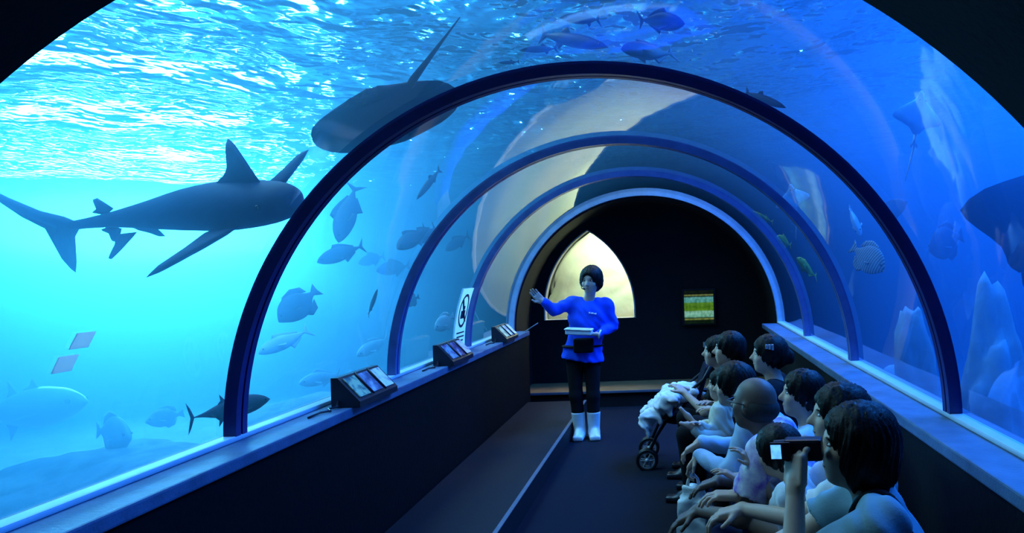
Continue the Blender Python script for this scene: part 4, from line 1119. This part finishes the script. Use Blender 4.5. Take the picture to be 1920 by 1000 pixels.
# ---------------------------------------------------------------- the guide
m_boot = mat('white_rubber_boot', (0.78, 0.80, 0.82), 0.35, var=0.08)
m_tray = mat('white_plastic_tray', (0.82, 0.85, 0.86), 0.4, var=0.06)
c_blue = cloth('bright_blue_sweat', (0.012, 0.09, 0.85), 0.2)
c_black = cloth('black', (0.008, 0.008, 0.011), 0.3)
c_navy = cloth('navy', (0.015, 0.02, 0.06), 0.3)
GD = 6.85
G = lambda px, py, dd=0.0: A3(px, py, GD+dd)
J = dict(head=G(1108, 527, -0.06), neck=G(1104, 559), chest=G(1104, 598), pelvis=G(1093, 662, 0.03), shR=G(1074, 570), shL=G(1137, 574, 0.02),
         elR=G(1040, 581, -0.12), wrR=G(1017, 566, -0.22), elL=G(1149, 611, 0.04), wrL=G(1122, 627, -0.17), hipR=G(1077, 674, 0.03), hipL=G(1110, 674, 0.03),
         knR=G(1080, 742), knL=G(1112, 742), anR=G(1087, 806, 0.02), anL=G(1114, 807, 0.02), toeR=G(1083, 818, -0.14), toeL=G(1116, 819, -0.14))
fl = min(J['anR'][2], J['anL'][2])
for a in ('R', 'L'): J['an'+a][2] = 0.085; J['toe'+a][2] = 0.03
guide = person(J, V3(-0.25, -0.95, -0.08), s=0.96, hair='mop', top=c_blue, sleeve='long', pants=c_black, leg='calf', h=0.010, torso_w=1.12, head_s=1.10, hem=0.045, loose=0.02,
               hands={'R': dict(dir=V3(-0.6, -0.3, 0.75), palm=V3(0.3, -0.9, 0.2), curl=0.30), 'L': dict(dir=V3(-0.9, -0.3, 0.05), palm=V3(0, 0, 1), curl=0.25)},
               up_head=nrm(V3(0.06, 0, 1)), label='standing guide in a bright blue sweatshirt and white boots, arm outstretched')
for a in ('R', 'L'):
    an = J['an'+a]; kn = J['kn'+a]; fd = nrm((J['toe'+a]-an)*V3(1, 1, 0)); rr, ff, uu = frame(fd, V3(0, 0, 1)); M = np.stack([rr, ff, uu], 1)
    f_ = Field(V3(an[0], an[1], 0)-0.22, V3(an[0], an[1], 0.46)+0.22, 0.008); gp = V3(an[0], an[1], 0)
    f_.rbox(gp+ff*0.055+uu*0.025, V3(0.036, 0.105, 0.010), M, 0.014, 0.02); f_.ell(gp+ff*0.06+uu*0.05, V3(0.046, 0.10, 0.045), M, 0.03)
    top_ = an+(kn-an)*0.62; f_.cap(gp+uu*0.07-ff*0.01, top_, 0.055, 0.066, 0.03); f_.plane(top_-uu*0.035, V3(0, 0, 1)); f_.plane(gp, V3(0, 0, -1))
    sdf_obj('boot', [f_], m_boot, guide)
def gchild(o, root=None):
    root = root or guide
    o.parent = root; o.matrix_parent_inverse = Matrix.Translation(-Vector(root.location)); return o
pc = G(1094, 648, -0.13)
f_ = Field(pc-0.2, pc+0.2, 0.008); f_.rbox(pc, V3(0.075, 0.018, 0.05), np.eye(3), 0.018, 0.01); sdf_obj('belt_pouch', [f_], c_black, guide)
f_ = Field(J['pelvis']-0.3, J['pelvis']+0.3, 0.01); f_.ell(J['pelvis']+V3(0, 0, 0.07), V3(0.205, 0.158, 0.022), None, 0.01); sdf_obj('belt', [f_], c_black, guide)
hc = J['head']
gchild(tube('headset_microphone', [hc+V3(-0.085, 0.01, 0.0), hc+V3(-0.092, -0.04, -0.03), hc+V3(-0.075, -0.10, -0.065), hc+V3(-0.045, -0.122, -0.072)], [0.004, 0.004, 0.005, 0.010], m_box, seg=6))
wb_ = J['wrL']; gchild(tube('wristband', [wb_+V3(0.035*math.cos(a)*0.3+0.012, 0.034*math.sin(a), 0.034*math.cos(a)) for a in np.linspace(0, 2*PI, 17)[:-1]], 0.009, m_tray, closed=True, seg=6))
for i, dx in enumerate((0, 0.018, 0.030, 0.046, 0.058)):
    p = G(1104, 588, -0.142)+V3(dx, 0.006*i*0.3, -0.003*i); gchild(box_obj('chest_logo', (p[0], p[1]-0.004, p[2]), (p[0]+0.010, p[1]+0.03, p[2]+0.012-0.003*(i % 2)), m_tray))
# tray in the guide's hand
tc_ = G(1086, 622, -0.30)
f_ = Field(tc_-0.25, tc_+0.25, 0.006); tilt = math.radians(4)
MT_ = np.stack([V3(math.cos(tilt), 0, -math.sin(tilt)), V3(0, 1, 0), V3(math.sin(tilt), 0, math.cos(tilt))], 1)
f_.rbox(tc_, V3(0.108, 0.075, 0.018), MT_, 0.008, 0.004); f_.rbox(tc_+V3(0, 0, 0.016), V3(0.096, 0.063, 0.018), MT_, 0.006, 0.004, 'sub')
e_ = empty('food_tray', Vector(tc_)); sdf_obj('basin', [f_], m_tray, e_)
f_ = Field(tc_-0.25, tc_+0.25, 0.006); f_.rbox(tc_+V3(0, 0, 0.022), V3(0.122, 0.088, 0.001), MT_, 0.005, 0.003); f_.rbox(tc_+V3(0, 0, 0.022), V3(0.099, 0.066, 0.03), MT_, 0.004, 0.003, 'sub')
sdf_obj('rim', [f_], m_tray, e_)
tag(e_, 'shallow white plastic tray held in front of the blue sweatshirt', 'tray')

# ---------------------------------------------------------------- the audience
c_teal = cloth('dusty_blue_tee', (0.22, 0.36, 0.42), 0.2)
c_lblue = cloth('light_blue_shirt', (0.42, 0.58, 0.78), 0.15)
c_white = cloth('white', (0.78, 0.80, 0.84), 0.12)
c_cream = cloth('cream', (0.75, 0.72, 0.58), 0.12)
c_aloha = cloth('white_purple_floral', (0.80, 0.78, 0.86), col2=(0.22, 0.10, 0.55), scale=22)
c_pale = cloth('pale_khaki', (0.62, 0.62, 0.60), 0.12)
grp = 'audience seated along the wall'

# nearest: filming with a camcorder
J, hf = seated(A3(1604, 838, 2.02), 168, 10, s=1.0, nk=0.105, face_yaw=172, face_pitch=2, knee_fwd=0.42, hand_tgt={'L': A3(1491, 916, 1.97), 'R': V3(0.52, 2.35, 0.62)},
               elbow_pole={'L': V3(-0.1, -0.5, -1.0)})
camA = person(J, hf, s=1.0, hair='bob', top=c_teal, sleeve='short', pants=c_navy, shoes=m_box, h=0.0075, hand_res=0.0038, group=grp,
       hands={'L': dict(dir=V3(0.10, 0.2, 1.0), palm=V3(0.9, 0.55, 0.0), curl=0.75), 'R': dict(curl=0.5)}, label='person in a dusty blue T-shirt filming with a camcorder')
strap_obj(J, 1.0, 0.55, c_black, camA, 0.007)
# camcorder, gripped by the raised hand
cm = A3(1505, 842, 2.0); e_ = empty('camcorder', Vector(cm)); tag(e_, 'small black camcorder with a glowing screen held up to the eye', 'camcorder')
ax = nrm(V3(-1, 0.30, -0.06)); rr, ff, uu = frame(ax, V3(0, 0, 1)); MC = Matrix(np.stack([rr, ff, uu], 1).tolist()).to_4x4()
def cpart(nm, lo_, hi_, m, bev=0.004):
    bm = bmesh.new(); box(bm, lo_, hi_, bev); bmesh.ops.transform(bm, matrix=MC, verts=bm.verts[:]); return bm_obj(nm, bm, m, e_)
cpart('camera_body', (-0.026, -0.055, -0.030), (0.026, 0.050, 0.030), m_box, 0.008)
bm = bmesh.new(); bmesh.ops.create_cone(bm, cap_ends=True, segments=20, radius1=0.023, radius2=0.025, depth=0.03); bmesh.ops.rotate(bm, matrix=Matrix.Rotation(PI/2, 3, 'X'), verts=bm.verts[:]); bmesh.ops.translate(bm, vec=(0, 0.064, 0.002), verts=bm.verts[:]); bmesh.ops.transform(bm, matrix=MC, verts=bm.verts[:]); bm_obj('lens', bm, m_box, e_)
m_lcd = mat('glowing_screen', (0.12, 0.45, 1.0), 0.3, emit=1.6, var=0.4, scale=60)
hinge = cpart('screen_housing', (-0.034, 0.030, -0.024), (-0.027, 0.085, 0.026), m_box, 0.002)
cpart('screen', (-0.0365, 0.055, -0.018), (-0.034, 0.083, 0.020), m_lcd, 0.0)

# woman beside, mostly hidden
J, hf = seated(A3(1572, 782, 2.62), 170, 10, s=1.0, face_yaw=176, face_pitch=3, knee_fwd=0.42, hand_tgt={'L': A3(1392, 955, 2.72), 'R': A3(1385, 930, 2.85)})
person(J, hf, s=1.0, hair='bob', top=c_white, sleeve='short', pants=c_navy, shoes=m_box, h=0.009, group=grp, hands={'L': dict(curl=0.55, dir=V3(-1, 0.1, -0.25)), 'R': dict(curl=0.5)},
       label='person with a straight fringe and white top seated behind the one filming')
# third adult with profile lit
J, hf = seated(A3(1502, 740, 3.62), 166, 8, s=1.0, face_yaw=178, face_pitch=4, knee_fwd=0.40)
person(J, hf, s=1.0, hair='short', top=c_lblue, sleeve='short', pants=c_navy, shoes=m_box, h=0.010, group=grp, label='short-haired person in a light blue top behind the balding person')
# balding person in a floral shirt
J, hf = seated(A3(1413, 758, 3.06), 160, 20, s=1.0, nk=0.11, face_yaw=140, face_pitch=4, knee_fwd=0.36, hand_tgt={'L': A3(1308, 958, 3.02), 'R': A3(1350, 900, 3.2)})
bald = person(J, hf, s=1.0, skin=m_skin2, bald=True, torso_w=1.12, top=c_aloha, sleeve='short', pants=c_navy, shoes=m_box, h=0.009, group=grp, head_s=1.0,
       hands={'L': dict(dir=V3(-0.9, 0.1, -0.5), curl=0.4), 'R': dict(dir=V3(-0.9, 0.2, -0.35), curl=0.35)}, label='balding person in a white and purple floral shirt, leaning forward')
hr_, hf2, hu_ = frame(hf, V3(0, 0, 1)); Lh = lambda x, y, z: J['head']+(hr_*x+hf2*y+hu_*z)*1.0
f_ = Field(J['head']-0.2, J['head']+0.2, 0.008); MH = np.stack([hr_, hf2, hu_], 1)
f_.ell(Lh(0, -0.03, -0.012), V3(0.084, 0.088, 0.062), MH, 0.01); f_.ell(Lh(0, 0.07, 0.0), V3(0.07, 0.09, 0.12), MH, 0.01, 'sub'); f_.ell(Lh(0, -0.03, 0.10), V3(0.10, 0.11, 0.06), MH, 0.01, 'sub')
sdf_obj('hair', [f_], mat('grey_stubble', (0.035, 0.028, 0.026), 0.8, scale=80, var=0.4), bald)
gl_pts = [Lh(0.086, -0.01, 0.012), Lh(0.082, 0.05, 0.012), Lh(0.06, 0.098, 0.010), Lh(0.0, 0.108, 0.010), Lh(-0.06, 0.098, 0.010), Lh(-0.082, 0.05, 0.012), Lh(-0.086, -0.01, 0.012)]
gchild(tube('glasses', gl_pts, 0.0025, m_box, seg=6), bald)
# child in front
J, hf = seated(A3(1458, 848, 2.78), 160, 22, s=0.72, seat_z=0.30, face_yaw=150, face_pitch=-12, knee_fwd=0.36, knee_z=0.42, hand_tgt={'L': A3(1412, 876, 2.84), 'R': A3(1385, 900, 3.0)}, elbow_pole={'L': V3(0.6, -0.8, -0.5)})
person(J, hf, s=0.72, head_s=0.80, hair='mop', top=c_white, sleeve='short', pants=c_pale, leg='short', shoes=m_box, h=0.008, group=grp, hands={'L': dict(curl=0.5), 'R': dict(curl=0.4)},
       label='dark-haired child in a white top beside the camcorder')
# person in a light blue long-sleeved shirt
J, hf = seated(A3(1374, 724, 3.95), 162, 34, s=1.0, face_yaw=168, face_pitch=-2, knee_fwd=0.34, hand_tgt={'L': A3(1310, 852, 3.88), 'R': A3(1312, 830, 4.05)})
man_b = J
person(J, hf, s=1.0, hair='mop', top=c_lblue, sleeve='long', pants=c_black, shoes=m_box, h=0.010, group=grp, hands={'L': dict(dir=V3(-0.6, 0.1, -0.8), curl=0.8), 'R': dict(dir=V3(-0.8, 0.1, -0.5), curl=0.6)},
       label='person in a light blue long-sleeved shirt holding a white carrier bag')
# adult with the toddler on the lap
J, hf = seated(A3(1366, 656, 4.95), 165, 8, s=1.0, face_yaw=172, face_pitch=3, knee_fwd=0.40, hand_tgt={'L': A3(1352, 770, 4.62), 'R': A3(1340, 760, 4.85)})
person(J, hf, s=1.0, hair='short', top=c_black, sleeve='short', pants=c_black, shoes=m_box, h=0.012, hand_res=0.006, group=grp, label='dark-clothed person with the cream-clothed toddler on the lap')
# toddler
hd = A3(1352, 722, 4.50); J = {}
fwd = V3(-0.95, 0.2, 0); rt = V3(0.2, 0.95, 0); U = V3(0, 0, 1); hp = A3(1352, 812, 4.46)
J['head'] = hd; J['neck'] = hd-U*0.105; J['pelvis'] = hp; J['chest'] = (J['neck']*0.6+hp*0.4)
for a, q in (('R', 1), ('L', -1)):
    J['sh'+a] = J['neck']-U*0.04+rt*q*0.085; J['hip'+a] = hp+rt*q*0.05
    J['kn'+a] = A3(1318, 818, 4.42+0.12*q); J['an'+a] = A3(1290, 788+8*(-q), 4.40+0.12*q); J['toe'+a] = A3(1276, 780+14*(-q), 4.40+0.12*q)
    J['el'+a], J['wr'+a] = ik(J['sh'+a], A3(1312, 796, 4.40+0.1*q), 0.125, 0.115, V3(-0.1, 0, -1))
person(J, V3(-1, 0.15, 0), s=0.52, head_s=0.82, hair='short', top=c_cream, sleeve='long', pants=c_cream, leg='calf', feet_bare=True, h=0.008, hand_res=0.004, group=grp, label='barefoot toddler in cream clothes sitting on a lap')
# person by the pushchair
J, hf = seated(A3(1343, 660, 5.55), 172, 12, s=1.0, face_yaw=180, face_pitch=2, knee_fwd=0.40, hand_tgt={'L': A3(1284, 738, 5.50), 'R': A3(1292, 732, 5.75)})
person(J, hf, s=1.0, hair='tied', top=c_black, sleeve='short', pants=c_black, shoes=m_box, h=0.012, hand_res=0.006, group=grp, label='dark-clothed person reaching an arm out to the pushchair')
# person with a hair clip
J, hf = seated(A3(1440, 666, 4.42), 166, 6, s=1.0, face_yaw=176, face_pitch=2, knee_fwd=0.40)
hc_ = person(J, hf, s=1.0, hair='tied', top=c_black, sleeve='short', pants=c_black, shoes=m_box, h=0.012, hand_res=0.006, group=grp, label='dark-haired person with a shiny hair clip in a black top')
m_clip = mat('shiny_clip', (0.75, 0.85, 0.95), 0.15, metal=0.6)
cl = J['head']+V3(-0.005, -0.098, 0.062)
for k in range(3): gchild(box_obj('hair_clip', (cl[0]-0.022+0.018*k, cl[1]-0.014, cl[2]-0.012-0.004*k), (cl[0]-0.008+0.018*k, cl[1]+0.010, cl[2]+0.014), m_clip, bev=0.003), hc_)

# carrier bag hanging from the light-blue shirt's hand
m_bag = mat('white_plastic_bag', (0.80, 0.84, 0.86), 0.35, var=0.08, bump=0.4, bscale=25)
tp = man_b['wrL']+V3(-0.035, 0.0, -0.10); e_ = empty('carrier_bag', Vector(tp)); tag(e_, 'white plastic carrier bag hanging from a hand', 'bag')
f_ = Field(tp-V3(0.2, 0.2, 0.45), tp+V3(0.2, 0.2, 0.1), 0.007)
MB_ = np.stack([V3(0.94, -0.34, 0), V3(0.34, 0.94, 0), V3(0, 0, 1)], 1)
f_.rbox(tp-V3(0, 0, 0.24), V3(0.075, 0.035, 0.09), MB_, 0.012, 0.03); f_.rbox(tp-V3(0, 0, 0.13), V3(0.045, 0.022, 0.05), MB_, 0.012, 0.04)
sl, P = f_.block(f_.lo, f_.lo+f_.h*f_.n, 0); f_.D[sl] += 0.006*np.sin(P@V3(60, 20, 14)+2*np.sin(P@V3(10, 40, 25)))
sdf_obj('pouch', [f_], m_bag, e_)
for q in (-1, 1):
    gchild(tube('handle', [tp+V3(q*0.035, q*0.01, -0.09), tp+V3(q*0.025, q*0.008, -0.035), tp+V3(0, 0.0, 0.0)], [0.012, 0.008, 0.006], m_bag, seg=8, flat=0.5), e_)

# ---------------------------------------------------------------- pushchair with a white blanket
m_tubec = mat('pushchair_black_tube', (0.012, 0.012, 0.016), 0.4)
m_spoke = mat('pushchair_wheel_grey', (0.42, 0.46, 0.52), 0.35, metal=0.3)
c_seat = cloth('pushchair_navy', (0.012, 0.014, 0.03), 0.3)
wc = A3(1213, 859, 5.70); wx_, wy_ = float(wc[0]), float(wc[1])
e_ = empty('pushchair', (wx_+0.3, wy_, 0)); tag(e_, 'dark folding pushchair with grey spoked wheels beside the audience', 'pushchair')
def pc(o): return gchild(o, e_)
def wheel(x, y, r):
    h0 = pc(tube('wheel', [Vector((x+r*math.cos(a), y, r+0.001+r*0.0+r*math.sin(a)*0.0+(r*math.sin(a)))) for a in np.linspace(0, 2*PI, 25)[:-1]], 0.014, m_tubec, closed=True, seg=8))
    for k in range(6):
        a = 2*PI*k/6; t_ = tube('spoke', [Vector((x, y, r)), Vector((x+(r-0.008)*math.cos(a), y, r+(r-0.008)*math.sin(a)))], 0.006, m_spoke, seg=6)
        t_.parent = h0
    rim = tube('rim', [Vector((x+(r-0.014)*math.cos(a), y, r+(r-0.014)*math.sin(a))) for a in np.linspace(0, 2*PI, 25)[:-1]], 0.007, m_spoke, closed=True, seg=6)
    hub = tube('hub', [Vector((x, y-0.022, r)), Vector((x, y+0.022, r))], 0.018, m_spoke, seg=12)
    for t_ in (rim, hub): t_.parent = h0
for yq in (0.0, 0.05, 0.40, 0.45): wheel(wx_, wy_+yq, 0.075)
for yq in (0.025, 0.425): wheel(wx_+0.62, wy_+yq, 0.075)
hx, hz = A3(1328, 676, 5.85)[0], A3(1328, 676, 5.85)[2]
for yq in (0.03, 0.42):
    pc(tube('frame_tube', [(wx_, wy_+yq, 0.09), (wx_+0.08, wy_+yq, 0.26), (wx_+0.28, wy_+yq, 0.55), (hx-0.05, wy_+yq, hz-0.14), (hx+0.03, wy_+yq, hz)], 0.013, m_tubec))
    pc(tube('leg', [(wx_+0.62, wy_+yq, 0.09), (wx_+0.30, wy_+yq, 0.48)], 0.012, m_tubec))
    pc(tube('seat_rail', [(wx_+0.04, wy_+yq, 0.40), (wx_+0.22, wy_+yq, 0.36), (wx_+0.42, wy_+yq, 0.36)], 0.011, m_tubec))
pc(tube('handle', [(hx+0.03, wy_+0.03, hz), (hx+0.05, wy_+0.22, hz+0.01), (hx+0.03, wy_+0.42, hz)], 0.016, m_tubec))
f_ = Field(V3(wx_-0.1, wy_-0.1, 0.2), V3(wx_+0.75, wy_+0.6, 1.1), 0.010)
f_.cap(V3(wx_+0.10, wy_+0.225, 0.40), V3(wx_+0.36, wy_+0.225, 0.36), 0.03, 0.03, 0.02)
for yq in np.linspace(0.06, 0.39, 6):
    f_.cap(V3(wx_+0.06, wy_+yq, 0.40), V3(wx_+0.36, wy_+yq, 0.37), 0.028, 0.03, 0.03); f_.cap(V3(wx_+0.36, wy_+yq, 0.38), V3(wx_+0.50, wy_+yq, 0.78), 0.028, 0.022, 0.03)
sdf_obj('seat_sling', [f_], c_seat, e_)
# blanket draped over the front
f_ = Field(V3(wx_-0.25, wy_-0.15, 0.15), V3(wx_+0.65, wy_+0.65, 1.0), 0.009)
bp_ = [A3(1208, 790, 5.66), A3(1222, 778, 5.66), A3(1238, 762, 5.68), A3(1254, 748, 5.70), A3(1280, 742, 5.72), A3(1300, 738, 5.74)]
for i in range(len(bp_)-1):
    for k, yq in enumerate((0.0, 0.11, 0.22, 0.33, 0.42)):
        a, b_ = bp_[i]+V3(0, yq, 0), bp_[i+1]+V3(0, yq, 0)
        rr_ = 0.034+0.014*math.sin(i*1.7+k*2.3); f_.cap(a, b_, rr_, 0.034+0.014*math.sin((i+1)*1.7+k*2.3), 0.04)
for (a, b_) in (((1212, 792), (1218, 822)), ((1206, 786), (1208, 800)), ((1232, 772), (1240, 792)), ((1250, 756), (1256, 778))):
    f_.cap(A3(*a, 5.64), A3(*b_, 5.62), 0.034, 0.018, 0.03)
for p, r_ in (((1246, 752), 0.075), ((1262, 746), 0.06)): f_.ell(A3(*p, 5.72), V3(r_, 0.14, r_), None, 0.04)
sl, P = f_.block(f_.lo, f_.lo+f_.h*f_.n, 0); f_.D[sl] += 0.008*np.sin(P@V3(40, 22, 34)+2.2*np.sin(P@V3(15, 30, -22)))+0.005*np.sin(P@V3(70, -45, 60)+2.5*np.sin(P@V3(25, 38, 30)))
e2 = empty('blanket', (wx_+0.2, wy_+0.2, 0.45)); sdf_obj('cloth', [f_], c_white, e2); tag(e2, 'crumpled white blanket draped over the front of the pushchair', 'blanket')
